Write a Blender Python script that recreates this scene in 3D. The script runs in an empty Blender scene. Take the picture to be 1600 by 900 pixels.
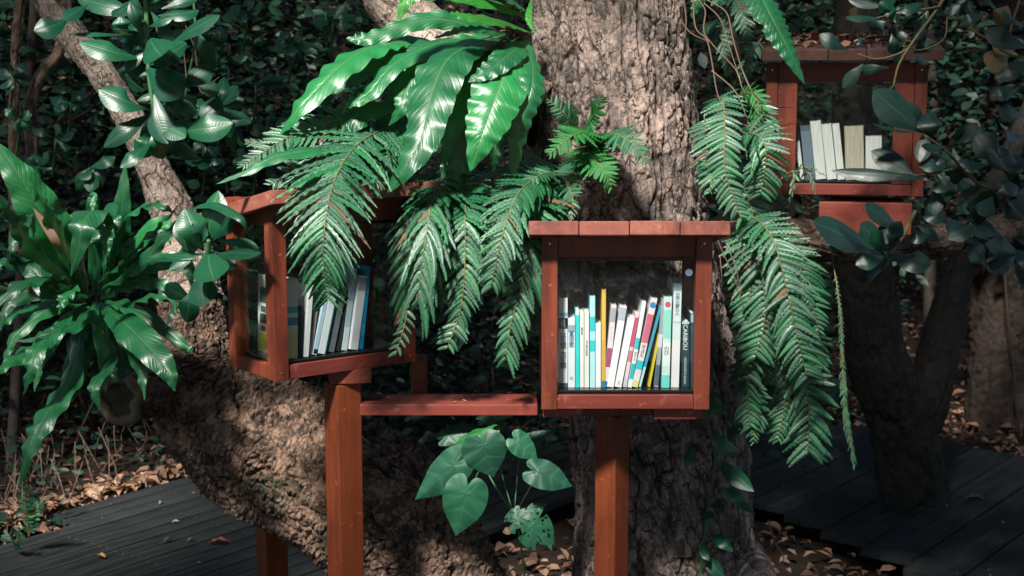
import bpy, bmesh, math, random
import numpy as np
from mathutils import Vector, Matrix

R = math.radians
SC = bpy.context.scene
COL = SC.collection
rnd = random.Random(7)

# ------------------------------------------------------------------ camera
EYE = Vector((0.0, 0.0, 1.70))
FPX = 2222.0
PITCH = math.atan(320 / FPX)
cam_d = bpy.data.cameras.new('camera'); cam = bpy.data.objects.new('camera', cam_d)
COL.objects.link(cam); SC.camera = cam
cam.location = EYE
cam.rotation_euler = (R(90) - PITCH, 0, 0)
cam_d.lens = 50; cam_d.sensor_width = 36; cam_d.clip_end = 500; cam_d.clip_start = 0.05
cam_d.dof.use_dof = True; cam_d.dof.focus_distance = 2.9; cam_d.dof.aperture_fstop = 9.0

# ------------------------------------------------------------------ light
SUN_TO = Vector((-0.30, -0.84, 0.95)).normalized()
w = bpy.data.worlds.new('World'); SC.world = w; w.use_nodes = True
nt = w.node_tree; bg = nt.nodes['Background']
sky = nt.nodes.new('ShaderNodeTexSky'); sky.sky_type = 'NISHITA'; sky.sun_disc = False
sky.sun_elevation = math.asin(SUN_TO.z)
sky.sun_rotation = math.atan2(SUN_TO.x, SUN_TO.y)
nt.links.new(sky.outputs[0], bg.inputs[0]); bg.inputs[1].default_value = 0.08
sl = bpy.data.lights.new('sun', 'SUN'); so = bpy.data.objects.new('sun', sl); COL.objects.link(so)
sl.energy = 5.0; sl.angle = R(6.5); sl.color = (1.0, 0.95, 0.88)
so.rotation_euler = SUN_TO.to_track_quat('Z', 'Y').to_euler()
SC.view_settings.view_transform = 'Standard'; SC.view_settings.look = 'None'
SC.view_settings.exposure = 1.08; SC.view_settings.gamma = 1.0
SC.cycles.max_bounces = 6; SC.cycles.transparent_max_bounces = 12

# ------------------------------------------------------------------ geometry helpers
cP, sP = math.cos(PITCH), math.sin(PITCH)
def ray(px, py):
    u = (px - 800) / FPX; v = (450 - py) / FPX
    return Vector((u, cP + v * sP, -sP + v * cP))
def W(px, py, Y):
    d = ray(px, py); return EYE + d * (Y / d.y)
def G(px, py, z=0.0):
    d = ray(px, py); return EYE + d * ((z - EYE.z) / d.z)
def sc(Y): return Y / FPX            # metres per photo pixel at depth Y

def link(o, parent=None):
    COL.objects.link(o)
    if parent is not None: o.parent = parent
    return o
def tag(o, label=None, cat=None, group=None, kind=None):
    if label: o['label'] = label
    if cat: o['category'] = cat
    if group: o['group'] = group
    if kind: o['kind'] = kind
    return o
def thing(name, label, cat, loc=(0, 0, 0), rotz=0.0, group=None):
    o = bpy.data.objects.new(name, None); o.empty_display_size = 0.05
    link(o); o.location = loc; o.rotation_euler = (0, 0, rotz)
    return tag(o, label, cat, group)
def mk(name, verts, faces, mat=None, smooth=True, uvs=None, mats=None, attr=None):
    me = bpy.data.meshes.new(name)
    me.from_pydata([tuple(v) for v in verts], [], faces)
    if uvs is not None:
        uvl = me.uv_layers.new(name='UVMap')
        li = np.empty(len(me.loops), dtype=np.int32); me.loops.foreach_get('vertex_index', li)
        uvl.data.foreach_set('uv', np.asarray(uvs, dtype=np.float32)[li].ravel())
    if attr is not None:
        for k, a in attr.items():
            at = me.attributes.new(k, 'FLOAT', 'POINT'); at.data.foreach_set('value', np.asarray(a, dtype=np.float32))
    for m in (mats or ([mat] if mat else [])): me.materials.append(m)
    if smooth: me.polygons.foreach_set('use_smooth', [True] * len(me.polygons))
    me.update()
    return me
def part(name, me, root, world=True):
    """child of root; mesh coordinates are world ones when world=True (root has no rotation then)"""
    o = bpy.data.objects.new(name, me); link(o, root)
    if world and root is not None: o.location = -root.location
    return o

def box_vf(x0, x1, y0, y1, z0, z1, off=0):
    v = [(x0,y0,z0),(x1,y0,z0),(x1,y1,z0),(x0,y1,z0),(x0,y0,z1),(x1,y0,z1),(x1,y1,z1),(x0,y1,z1)]
    f = [(0,3,2,1),(4,5,6,7),(0,1,5,4),(1,2,6,5),(2,3,7,6),(3,0,4,7)]
    return v, [tuple(i + off for i in q) for q in f]
def box_me(name, x0, x1, y0, y1, z0, z1, mat, bev=0.0015, rough=0.0):
    bm = bmesh.new()
    v, f = box_vf(x0, x1, y0, y1, z0, z1)
    vs = [bm.verts.new(p) for p in v]
    for q in f: bm.faces.new([vs[i] for i in q])
    if bev > 0:
        bmesh.ops.bevel(bm, geom=list(bm.edges), offset=bev, segments=2, affect='EDGES', profile=0.6)
    me = bpy.data.meshes.new(name); bm.to_mesh(me); bm.free(); me.materials.append(mat)
    return me
def boxo(name, dims, mat, root, bev=0.0015):
    return part(name, box_me(name, *dims, mat, bev), root, world=False)

def catmull(P, n):
    P = [Vector(p) for p in P]
    if len(P) == 2: return [P[0].lerp(P[1], i / n) for i in range(n + 1)]
    Q = [P[0] * 2 - P[1]] + P + [P[-1] * 2 - P[-2]]
    m = len(P) - 1; out = []
    for i in range(n + 1):
        t = i / n * m; k = min(int(t), m - 1); t -= k
        a, b, c, d = Q[k], Q[k+1], Q[k+2], Q[k+3]
        out.append(0.5 * ((2*b) + (c - a) * t + (2*a - 5*b + 4*c - d) * t*t + (3*b - a - 3*c + d) * t**3))
    return out
def interp(vals, t):
    x = t * (len(vals) - 1); k = min(int(x), len(vals) - 2); x -= k
    return vals[k] * (1 - x) + vals[k+1] * x

def tube_vf(P, r, sides=6, V=None, F=None):
    V = [] if V is None else V; F = [] if F is None else F
    base = len(V); n = len(P)
    up = Vector((0.13, -0.9, 0.4))
    for i, p in enumerate(P):
        t = (P[min(i+1, n-1)] - P[max(i-1, 0)]).normalized()
        a = t.cross(up); a = a.normalized() if a.length > 1e-6 else Vector((1,0,0)); b = a.cross(t)
        rr = interp(r, i / (n - 1)) if isinstance(r, (list, tuple)) else r
        for k in range(sides):
            an = 2 * math.pi * k / sides
            V.append(p + a * (math.cos(an) * rr) + b * (math.sin(an) * rr))
    for i in range(n - 1):
        for k in range(sides):
            k2 = (k + 1) % sides
            F.append((base + i*sides + k, base + i*sides + k2, base + (i+1)*sides + k2, base + (i+1)*sides + k))
    F.append(tuple(base + k for k in reversed(range(sides)))); F.append(tuple(base + (n-1)*sides + k for k in range(sides)))
    return V, F

# ------------------------------------------------------------------ numpy noise
def h01(*a, s=0):
    h = np.full(np.broadcast(*a).shape, 0x9E3779B9 + s * 7919, dtype=np.uint64)
    for k in a:
        h = (h ^ (k.astype(np.int64).astype(np.uint64) * np.uint64(0x9E3779B97F4A7C15))) * np.uint64(0xBF58476D1CE4E5B9)
        h ^= h >> np.uint64(29)
    return ((h >> np.uint64(20)) & np.uint64(0xFFFFFF)).astype(np.float64) / 0xFFFFFF
def vnoise(x, y, z, s=0):
    xi, yi, zi = np.floor(x), np.floor(y), np.floor(z)
    fx, fy, fz = x - xi, y - yi, z - zi
    fx, fy, fz = [f*f*(3-2*f) for f in (fx, fy, fz)]
    o = 0
    for a in (0, 1):
        for b in (0, 1):
            for c in (0, 1):
                o = o + h01(xi+a, yi+b, zi+c, s=s) * (fx if a else 1-fx) * (fy if b else 1-fy) * (fz if c else 1-fz)
    return o
def fbm(x, y, z, oct=4, s=0):
    o = 0; a = 0.5
    for k in range(oct):
        o = o + a * vnoise(x, y, z, s + k); x, y, z, a = x*2.03, y*2.03, z*2.03, a*0.5
    return o
def worley(u, v, per, s=0):
    """u is periodic with period per. returns F1, F2, cell id value"""
    ui, vi = np.floor(u), np.floor(v)
    F1 = np.full(u.shape, 9.0); F2 = F1.copy(); ID = np.zeros(u.shape)
    DX = np.zeros(u.shape); DY = np.zeros(u.shape)
    for a in (-1, 0, 1):
        for b in (-1, 0, 1):
            cu, cv = ui + a, vi + b; cm = np.mod(cu, per)
            px = cu + h01(cm, cv, s=s); py = cv + h01(cm, cv, s=s+5)
            dx, dy = u - px, v - py
            d = np.sqrt(dx*dx + dy*dy)
            m = d < F1
            F2 = np.where(m, F1, np.minimum(F2, d))
            ID = np.where(m, h01(cm, cv, s=s+9), ID)
            DX = np.where(m, dx, DX); DY = np.where(m, dy, DY)
            F1 = np.where(m, d, F1)
    return F1, F2, ID, DX, DY

# ------------------------------------------------------------------ materials
def newmat(name):
    m = bpy.data.materials.new(name); m.use_nodes = True
    return m, m.node_tree, m.node_tree.nodes['Principled BSDF']
def N(nt, t, **kw):
    n = nt.nodes.new(t)
    for k, v in kw.items(): setattr(n, k, v)
    return n
def mixc(nt, fac, a, b):
    m = N(nt, 'ShaderNodeMix', data_type='RGBA')
    for sock, val in ((0, fac), (6, a), (7, b)):
        if isinstance(val, (int, float)): m.inputs[sock].default_value = val
        elif isinstance(val, tuple): m.inputs[sock].default_value = (*val, 1) if len(val) == 3 else val
        else: nt.links.new(val, m.inputs[sock])
    return m.outputs[2]
def ramp(nt, inp, stops):
    r = N(nt, 'ShaderNodeValToRGB'); nt.links.new(inp, r.inputs[0])
    e = r.color_ramp.elements
    while len(e) < len(stops): e.new(0.5)
    for k, (p, c) in enumerate(stops): e[k].position = p; e[k].color = (*c, 1) if isinstance(c, tuple) else (c, c, c, 1)
    return r.outputs[0]
def math_n(nt, op, a, b=None):
    m = N(nt, 'ShaderNodeMath', operation=op)
    for k, v in enumerate((a, b)):
        if v is None: continue
        if isinstance(v, (int, float)): m.inputs[k].default_value = v
        else: nt.links.new(v, m.inputs[k])
    return m.outputs[0]
def noise_n(nt, scale, detail=4, coord='Object', stretch=None, rough=0.55):
    tc = N(nt, 'ShaderNodeTexCoord'); src = tc.outputs[coord]
    if stretch:
        mp = N(nt, 'ShaderNodeMapping'); mp.inputs[3].default_value = stretch
        nt.links.new(src, mp.inputs[0]); src = mp.outputs[0]
    n = N(nt, 'ShaderNodeTexNoise'); n.inputs['Scale'].default_value = scale; n.inputs['Detail'].default_value = detail
    n.inputs['Roughness'].default_value = rough
    nt.links.new(src, n.inputs['Vector']); return n.outputs['Fac']
def bump(nt, bsdf, h, strength=0.3, dist=0.002):
    b = N(nt, 'ShaderNodeBump'); b.inputs['Strength'].default_value = strength; b.inputs['Distance'].default_value = dist
    nt.links.new(h, b.inputs['Height']); nt.links.new(b.outputs[0], bsdf.inputs['Normal'])

def leaf_mat(name, base, vein, young=None, rough=0.3, ribs=26, rib_amt=0.25, trans=0.18, spots=0.0, midw=0.035, tip=None, coat=0.0, bmp=0.5, spec=0.7):
    m, nt, p = newmat(name)
    uv = N(nt, 'ShaderNodeUVMap'); sep = N(nt, 'ShaderNodeSeparateXYZ'); nt.links.new(uv.outputs[0], sep.inputs[0])
    u, v = sep.outputs[0], sep.outputs[1]
    au = math_n(nt, 'ABSOLUTE', math_n(nt, 'SUBTRACT', u, 0.5))
    mid = math_n(nt, 'SUBTRACT', 1.0, math_n(nt, 'SMOOTH_MIN', math_n(nt, 'DIVIDE', au, midw), 1.0))
    mid = math_n(nt, 'MAXIMUM', mid, 0.0)
    oi = N(nt, 'ShaderNodeObjectInfo')
    ph = math_n(nt, 'ADD', math_n(nt, 'MULTIPLY', v, float(ribs)), math_n(nt, 'MULTIPLY', au, -ribs * 0.28))
    wv = math_n(nt, 'SINE', math_n(nt, 'MULTIPLY', ph, 6.2832))
    rib = math_n(nt, 'POWER', math_n(nt, 'ADD', math_n(nt, 'MULTIPLY', wv, 0.5), 0.5), 6.0)
    no = noise_n(nt, 14, 4); no2 = noise_n(nt, 60, 3)
    c0 = mixc(nt, ramp(nt, no, [(0.3, 0.0), (0.7, 1.0)]), tuple(x * 0.72 for x in base), tuple(min(1, x * 1.3) for x in base))
    if young: c0 = mixc(nt, ramp(nt, oi.outputs['Random'], [(0.55, 0.0), (1.0, 0.8)]), c0, young)
    c1 = mixc(nt, math_n(nt, 'MULTIPLY', rib, rib_amt), c0, vein)
    c2 = mixc(nt, math_n(nt, 'MULTIPLY', mid, 0.85), c1, vein)
    if tip: c2 = mixc(nt, ramp(nt, math_n(nt, 'ADD', v, math_n(nt, 'MULTIPLY', no2, 0.25)), [(1.05, 0.0), (1.15, 1.0)]), c2, tip)
    hsv = N(nt, 'ShaderNodeHueSaturation'); nt.links.new(c2, hsv.inputs['Color'])
    nt.links.new(math_n(nt, 'ADD', math_n(nt, 'MULTIPLY', oi.outputs['Random'], 0.5), 0.75), hsv.inputs['Value'])
    sp = ramp(nt, noise_n(nt, 240, 2), [(0.70, 0.0), (0.78, 1.0)])
    col = mixc(nt, math_n(nt, 'MULTIPLY', sp, 0.35), hsv.outputs[0], (0.06, 0.05, 0.025))
    if tip:
        eb = ramp(nt, math_n(nt, 'ADD', au, math_n(nt, 'MULTIPLY', noise_n(nt, 28, 5, rough=0.7), 0.22)), [(0.60, 0.0), (0.64, 0.8)])
        col = mixc(nt, eb, col, tuple(min(1, x*1.2) for x in tip))
        bl = ramp(nt, noise_n(nt, 45, 3), [(0.73, 0.0), (0.76, 0.8)]); col = mixc(nt, bl, col, tip)
    nt.links.new(col, p.inputs['Base Color'])
    p.inputs['Specular IOR Level'].default_value = spec
    rr = math_n(nt, 'ADD', math_n(nt, 'MULTIPLY', no2, 0.3), rough - 0.12); nt.links.new(rr, p.inputs['Roughness'])
    if coat: p.inputs['Coat Weight'].default_value = coat; p.inputs['Coat Roughness'].default_value = 0.36
    hh = math_n(nt, 'ADD', math_n(nt, 'MULTIPLY', rib, -0.6), math_n(nt, 'MULTIPLY', mid, -1.0))
    hh = math_n(nt, 'ADD', hh, math_n(nt, 'MULTIPLY', no2, 0.7 + spots))
    if spots > 1:
        dots = noise_n(nt, 22, 2, stretch=(1, 2.5, 1))
        hh = math_n(nt, 'ADD', hh, math_n(nt, 'MULTIPLY', dots, 5.0))
    bump(nt, p, hh, bmp, 0.0015)
    if trans:
        tr = N(nt, 'ShaderNodeBsdfTranslucent'); nt.links.new(mixc(nt, 0.5, col, (0.10, 0.30, 0.05)), tr.inputs[0])
        mx = N(nt, 'ShaderNodeMixShader'); mx.inputs[0].default_value = trans
        out = nt.nodes['Material Output']
        nt.links.new(p.outputs[0], mx.inputs[1]); nt.links.new(tr.outputs[0], mx.inputs[2]); nt.links.new(mx.outputs[0], out.inputs[0])
    return m

def wood_mat(name, a, b, grain=(1, 1, 12), rough=0.5, worn=None, specks=0.4, axis_scale=30, line=0.5):
    m, nt, p = newmat(name)
    st = tuple(1.0 / g if g != 1 else 1.0 for g in grain)
    g1 = noise_n(nt, axis_scale, 6, stretch=st); g2 = noise_n(nt, 6, 5); g3 = noise_n(nt, 170, 2)
    oi = N(nt, 'ShaderNodeObjectInfo')
    f = math_n(nt, 'ADD', math_n(nt, 'MULTIPLY', g1, 0.7), math_n(nt, 'MULTIPLY', g2, 0.5))
    c = mixc(nt, ramp(nt, f, [(0.42, 0.0), (0.78, 1.0)]), a, b)
    if worn: c = mixc(nt, ramp(nt, noise_n(nt, 22, 6, rough=0.7), [(0.60, 0.0), (0.72, 0.75)]), c, worn)
    dirt = ramp(nt, noise_n(nt, 9, 6, rough=0.75), [(0.60, 0.0), (0.75, 0.55)])
    c = mixc(nt, dirt, c, tuple(x * 0.35 for x in a))
    drip = noise_n(nt, 16, 5, stretch=tuple((0.12 if g != 1 else 1.0) for g in grain), rough=0.7)
    c = mixc(nt, ramp(nt, drip, [(0.50, 0.0), (0.68, 0.75)]), c, tuple(x * 0.45 for x in a))
    c = mixc(nt, ramp(nt, noise_n(nt, 13, 7, rough=0.8), [(0.62, 0.0), (0.70, 0.5)]), c, (0.05, 0.055, 0.035))
    chip = ramp(nt, noise_n(nt, 55, 4, rough=0.6), [(0.66, 0.0), (0.69, 1.0)])
    c = mixc(nt, math_n(nt, 'MULTIPLY', chip, 0.5), c, tuple(min(1, x*2.2) for x in b))
    c = mixc(nt, math_n(nt, 'MULTIPLY', ramp(nt, g3, [(0.74, 0.0), (0.78, 1.0)]), specks), c, (0.5, 0.45, 0.4))
    hsv = N(nt, 'ShaderNodeHueSaturation'); nt.links.new(c, hsv.inputs['Color'])
    nt.links.new(math_n(nt, 'ADD', math_n(nt, 'MULTIPLY', oi.outputs['Random'], 0.3), 0.85), hsv.inputs['Value'])
    nt.links.new(hsv.outputs[0], p.inputs['Base Color'])
    nt.links.new(math_n(nt, 'ADD', math_n(nt, 'MULTIPLY', g1, 0.35), rough - 0.15), p.inputs['Roughness'])
    p.inputs['Specular IOR Level'].default_value = 0.15 if 'deck' in name else 0.4
    bump(nt, p, math_n(nt, 'ADD', g1, math_n(nt, 'MULTIPLY', g3, 0.3)), line, 0.0012)
    return m

def bark_mat(name, plate_a, plate_b, crack, moss=None, moss_amt=0.5, scale=1.0):
    m, nt, p = newmat(name)
    at = N(nt, 'ShaderNodeAttribute', attribute_name='crack'); ap = N(nt, 'ShaderNodeAttribute', attribute_name='plate')
    n1 = noise_n(nt, 9 * scale, 6, rough=0.7); n2 = noise_n(nt, 90 * scale, 5, rough=0.7)
    f = math_n(nt, 'ADD', math_n(nt, 'MULTIPLY', n1, 0.6), math_n(nt, 'MULTIPLY', ap.outputs['Fac'], 0.5))
    f = math_n(nt, 'ADD', f, math_n(nt, 'MULTIPLY', n2, 0.35))
    c = mixc(nt, ramp(nt, f, [(0.45, 0.0), (0.95, 1.0)]), plate_b, plate_a)
    c = mixc(nt, ramp(nt, noise_n(nt, 4.3, 5, rough=0.6), [(0.52, 0.0), (0.62, 0.55)]), c, tuple(min(1, x * 1.5) for x in plate_a))
    tc = N(nt, 'ShaderNodeTexCoord'); mp = N(nt, 'ShaderNodeMapping'); mp.inputs[3].default_value = (1, 1, 0.55)
    nz = N(nt, 'ShaderNodeTexNoise'); nz.inputs['Scale'].default_value = 26; nz.inputs['Detail'].default_value = 4
    nt.links.new(tc.outputs['Object'], nz.inputs['Vector'])
    va = N(nt, 'ShaderNodeVectorMath', operation='MULTIPLY_ADD'); nt.links.new(nz.outputs['Color'], va.inputs[0]); va.inputs[1].default_value = (0.035, 0.035, 0.035)
    nt.links.new(tc.outputs['Object'], va.inputs[2]); nt.links.new(va.outputs[0], mp.inputs[0])
    lines = []
    for sc_, wd_ in ((46 * scale, 0.07), (110 * scale, 0.10)):
        vo = N(nt, 'ShaderNodeTexVoronoi', feature='DISTANCE_TO_EDGE'); vo.inputs['Scale'].default_value = sc_
        nt.links.new(mp.outputs[0], vo.inputs['Vector'])
        ms = ramp(nt, noise_n(nt, 17 * scale + sc_*0.1, 3), [(0.42, 0.0), (0.60, wd_)])
        lines.append(math_n(nt, 'LESS_THAN', math_n(nt, 'ADD', vo.outputs['Distance'], math_n(nt, 'MULTIPLY', n2, 0.03)), ms))
    ln = math_n(nt, 'MAXIMUM', lines[0], math_n(nt, 'MULTIPLY', lines[1], 0.7))
    c = mixc(nt, math_n(nt, 'MAXIMUM', at.outputs['Fac'], math_n(nt, 'MULTIPLY', ln, 0.85)), c, crack)
    if moss:
        mo = ramp(nt, noise_n(nt, 6 * scale, 7, rough=0.72), [(0.55, 0.0), (0.68, moss_amt)])
        c = mixc(nt, mo, c, moss)
    nt.links.new(c, p.inputs['Base Color'])
    p.inputs['Roughness'].default_value = 0.8; p.inputs['Specular IOR Level'].default_value = 0.3
    bump(nt, p, math_n(nt, 'SUBTRACT', math_n(nt, 'ADD', n2, math_n(nt, 'MULTIPLY', noise_n(nt, 300, 3), 0.5)), math_n(nt, 'MULTIPLY', ln, 0.8)), 1.0, 0.004)
    return m

def plain(name, col, rough=0.5, spec=0.5, var=0.0, scale=30, bumpd=0.0):
    m, nt, p = newmat(name)
    if var:
        c = mixc(nt, noise_n(nt, scale, 5), tuple(x * (1 - var) for x in col), tuple(min(1, x * (1 + var)) for x in col))
        nt.links.new(c, p.inputs['Base Color'])
        if bumpd: bump(nt, p, noise_n(nt, scale * 3, 4), 0.5, bumpd)
    else: p.inputs['Base Color'].default_value = (*col, 1)
    p.inputs['Roughness'].default_value = rough; p.inputs['Specular IOR Level'].default_value = spec
    return m

M = {}
M['red'] = wood_mat('red_stained_wood', (0.115, 0.023, 0.011), (0.215, 0.046, 0.022), grain=(1, 1, 14), rough=0.5, worn=(0.25, 0.085, 0.05), specks=0.35, line=0.9)
M['redh'] = wood_mat('red_stained_wood_lying', (0.130, 0.023, 0.015), (0.23, 0.052, 0.037), grain=(14, 1, 1), rough=0.5, worn=(0.30, 0.13, 0.10), specks=0.4, line=0.9)
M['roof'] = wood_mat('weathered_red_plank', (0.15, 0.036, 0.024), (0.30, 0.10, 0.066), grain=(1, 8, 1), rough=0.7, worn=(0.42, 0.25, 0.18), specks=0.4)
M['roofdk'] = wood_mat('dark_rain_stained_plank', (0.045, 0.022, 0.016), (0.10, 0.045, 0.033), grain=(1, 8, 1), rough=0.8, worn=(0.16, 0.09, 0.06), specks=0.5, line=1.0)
M['post'] = wood_mat('orange_stained_post', (0.120, 0.024, 0.008), (0.22, 0.050, 0.016), grain=(1, 1, 16), rough=0.5, worn=(0.08, 0.03, 0.015), specks=0.3, line=0.9)
M['deck'] = wood_mat('charcoal_deck_board', (0.013, 0.016, 0.016), (0.032, 0.037, 0.037), grain=(1, 12, 1), rough=0.65, worn=(0.05, 0.055, 0.05), specks=0.25, line=1.0)
M['bark'] = bark_mat('grey_brown_flaky_bark', (0.33, 0.25, 0.21), (0.070, 0.060, 0.058), (0.016, 0.010, 0.007), moss=(0.075, 0.080, 0.045), moss_amt=0.45)
M['bark2'] = bark_mat('rough_brown_bark', (0.27, 0.175, 0.125), (0.038, 0.027, 0.021), (0.014, 0.010, 0.008), moss=(0.030, 0.045, 0.020), moss_amt=0.8)
M['bark3'] = bark_mat('dark_bark', (0.024, 0.021, 0.016), (0.012, 0.011, 0.009), (0.005, 0.005, 0.004), moss=(0.012, 0.020, 0.010))  # bark tones set very dark
M['bark4'] = bark_mat('pale_cracked_bark', (0.58, 0.46, 0.38), (0.26, 0.19, 0.15), (0.05, 0.03, 0.02))
M['nest'] = leaf_mat('nest_fern_leaf', (0.004, 0.105, 0.034), (0.08, 0.17, 0.06), young=(0.012, 0.17, 0.040), rough=0.40, ribs=22, rib_amt=0.10, spec=0.8, coat=0.35, tip=(0.10,0.05,0.02))
M['gloss'] = leaf_mat('glossy_shrub_leaf', (0.004, 0.060, 0.030), (0.05, 0.13, 0.07), young=(0.010, 0.085, 0.030), bmp=0.18, rough=0.36, spec=0.55, ribs=16, rib_amt=0.10)
M['dark'] = leaf_mat('dark_rubbery_leaf', (0.004, 0.026, 0.018), (0.020, 0.070, 0.045), rough=0.42, ribs=14, rib_amt=0.05, trans=0.06, bmp=0.12)
M['heart'] = leaf_mat('matte_heart_leaf', (0.014, 0.095, 0.052), (0.040, 0.17, 0.095), young=(0.017, 0.12, 0.055), rough=0.50, tip=(0.05, 0.06, 0.02), ribs=5, rib_amt=0.5, midw=0.014)
M['heartlit'] = leaf_mat('bright_heart_leaf', (0.015, 0.21, 0.035), (0.04, 0.25, 0.06), rough=0.5, ribs=5, rib_amt=0.4, midw=0.014)  # lit copy of the heart leaf, brightness put into the colour
M['pinna'] = leaf_mat('sword_fern_leaflet', (0.003, 0.092, 0.032), (0.02, 0.13, 0.05), young=(0.006, 0.15, 0.035), rough=0.42, ribs=10, rib_amt=0.1, spots=1.4, midw=0.06, bmp=0.4, spec=1.0, coat=0.8)
M['pinnaL'] = leaf_mat('young_fern_leaflet', (0.015, 0.16, 0.03), (0.04, 0.19, 0.05), rough=0.4, ribs=10, rib_amt=0.15, spots=0.8, midw=0.06)
M['yellow'] = leaf_mat('withering_leaf', (0.24, 0.15, 0.06), (0.3, 0.2, 0.09), rough=0.5, trans=0.3)
M['withered'] = leaf_mat('brown_withered_leaf', (0.16, 0.08, 0.04), (0.2, 0.12, 0.06), rough=0.6)
M['callus'] = plain('healed_bark_rim', (0.16, 0.12, 0.075), 0.85, var=0.6, scale=30, bumpd=0.006)
M['twigbk'] = plain('dim_sapling_bark', (0.035, 0.027, 0.020), 0.9, var=0.5, scale=20, bumpd=0.01)
M['stem'] = plain('green_brown_stem', (0.10, 0.085, 0.03), 0.6, var=0.3)
M['rachis'] = plain('fern_midrib', (0.16, 0.13, 0.045), 0.5, var=0.3)
M['stemdk'] = plain('shaded_stem', (0.035, 0.028, 0.02), 0.8)
M['gstem'] = plain('green_stem', (0.05, 0.14, 0.05), 0.5, var=0.2)
M['vine'] = plain('dry_vine', (0.17, 0.11, 0.08), 0.8, var=0.4)
M['twig'] = plain('dead_twig', (0.16, 0.10, 0.07), 0.8, var=0.4)
M['soil'] = plain('forest_soil', (0.028, 0.019, 0.013), 0.95, 0.2, var=0.6, scale=12, bumpd=0.02)
M['black'] = plain('black_laminate_shelf', (0.012, 0.014, 0.015), 0.16, 0.6)
M['seal'] = plain('black_seal', (0.01, 0.012, 0.012), 0.4)
M['metal'] = plain('screw_metal', (0.6, 0.6, 0.6), 0.3); M['metal'].node_tree.nodes['Principled BSDF'].inputs['Metallic'].default_value = 1
M['metaldk'] = plain('dull_screw', (0.10, 0.10, 0.10), 0.4)
M['cut'] = plain('cut_wood_face', (0.045, 0.040, 0.026), 0.85, var=0.75, scale=40, bumpd=0.004)
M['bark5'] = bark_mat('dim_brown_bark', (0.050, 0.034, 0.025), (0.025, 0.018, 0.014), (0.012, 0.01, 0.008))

def litter_mat(name, cols, rough=0.7, spec=0.3):
    m, nt, p = newmat(name)
    ge = N(nt, 'ShaderNodeNewGeometry')
    c = ramp(nt, ge.outputs['Random Per Island'], [(i / max(1, len(cols) - 1), c) for i, c in enumerate(cols)])
    hs = N(nt, 'ShaderNodeHueSaturation'); nt.links.new(c, hs.inputs['Color'])
    nt.links.new(math_n(nt, 'ADD', noise_n(nt, 30, 4), 0.5), hs.inputs['Value'])
    nt.links.new(hs.outputs[0], p.inputs['Base Color']); p.inputs['Roughness'].default_value = rough; p.inputs['Specular IOR Level'].default_value = spec
    return m
M['litter'] = litter_mat('fallen_leaf_brown', [(0.08, 0.042, 0.028), (0.18, 0.10, 0.062), (0.28, 0.175, 0.115), (0.10, 0.05, 0.030), (0.36, 0.25, 0.18), (0.27, 0.10, 0.045)])
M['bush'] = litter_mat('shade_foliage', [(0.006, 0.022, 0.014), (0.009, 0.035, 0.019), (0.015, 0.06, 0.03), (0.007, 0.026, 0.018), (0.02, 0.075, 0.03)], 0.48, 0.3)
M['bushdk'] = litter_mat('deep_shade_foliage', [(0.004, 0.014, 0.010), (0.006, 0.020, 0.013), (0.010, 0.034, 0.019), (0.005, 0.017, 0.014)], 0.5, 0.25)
M['canopy'] = litter_mat('canopy_foliage', [(0.02, 0.08, 0.02), (0.04, 0.13, 0.03), (0.06, 0.16, 0.04)], 0.5)

def glass_mat():
    m, nt, p = newmat('window_glass')
    nt.nodes.remove(p)
    tr = N(nt, 'ShaderNodeBsdfTransparent'); tr.inputs[0].default_value = (0.93, 0.96, 0.95, 1)
    gl = N(nt, 'ShaderNodeBsdfGlossy'); gl.inputs['Roughness'].default_value = 0.015
    fr = N(nt, 'ShaderNodeFresnel'); fr.inputs[0].default_value = 1.55
    mx = N(nt, 'ShaderNodeMixShader'); ge = N(nt, 'ShaderNodeNewGeometry')
    nt.links.new(math_n(nt, 'MULTIPLY', fr.outputs[0], math_n(nt, 'SUBTRACT', 1.0, ge.outputs['Backfacing'])), mx.inputs[0])
    nt.links.new(tr.outputs[0], mx.inputs[1]); nt.links.new(gl.outputs[0], mx.inputs[2])
    nt.links.new(mx.outputs[0], nt.nodes['Material Output'].inputs[0]); return m
M['glass'] = glass_mat()
_cc = {}
def colmat(c, rough=0.35, name='printed_cover'):
    k = (c, rough, name)
    if k not in _cc:
        _cc[k] = plain(name, c, rough, 0.5, var=0.10, scale=40)
    return _cc[k]
def paper_mat():
    m, nt, p = newmat('book_pages')
    g = noise_n(nt, 60, 2, stretch=(30, 1, 0.3))
    nt.links.new(mixc(nt, ramp(nt, g, [(0.35, 0.0), (0.65, 1.0)]), (0.55, 0.52, 0.48), (0.86, 0.85, 0.84)), p.inputs['Base Color'])
    p.inputs['Roughness'].default_value = 0.9; bump(nt, p, g, 0.6, 0.0008); return m
M['paper'] = paper_mat()
M['papert'] = None
def tan_paper():
    m, nt, p = newmat('yellowed_pages')
    g = noise_n(nt, 60, 2, stretch=(30, 1, 0.3))
    nt.links.new(mixc(nt, ramp(nt, g, [(0.35, 0.0), (0.65, 1.0)]), (0.32, 0.26, 0.20), (0.66, 0.58, 0.48)), p.inputs['Base Color'])
    p.inputs['Roughness'].default_value = 0.9; bump(nt, p, g, 0.6, 0.0008); return m
M['papert'] = tan_paper()

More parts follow.
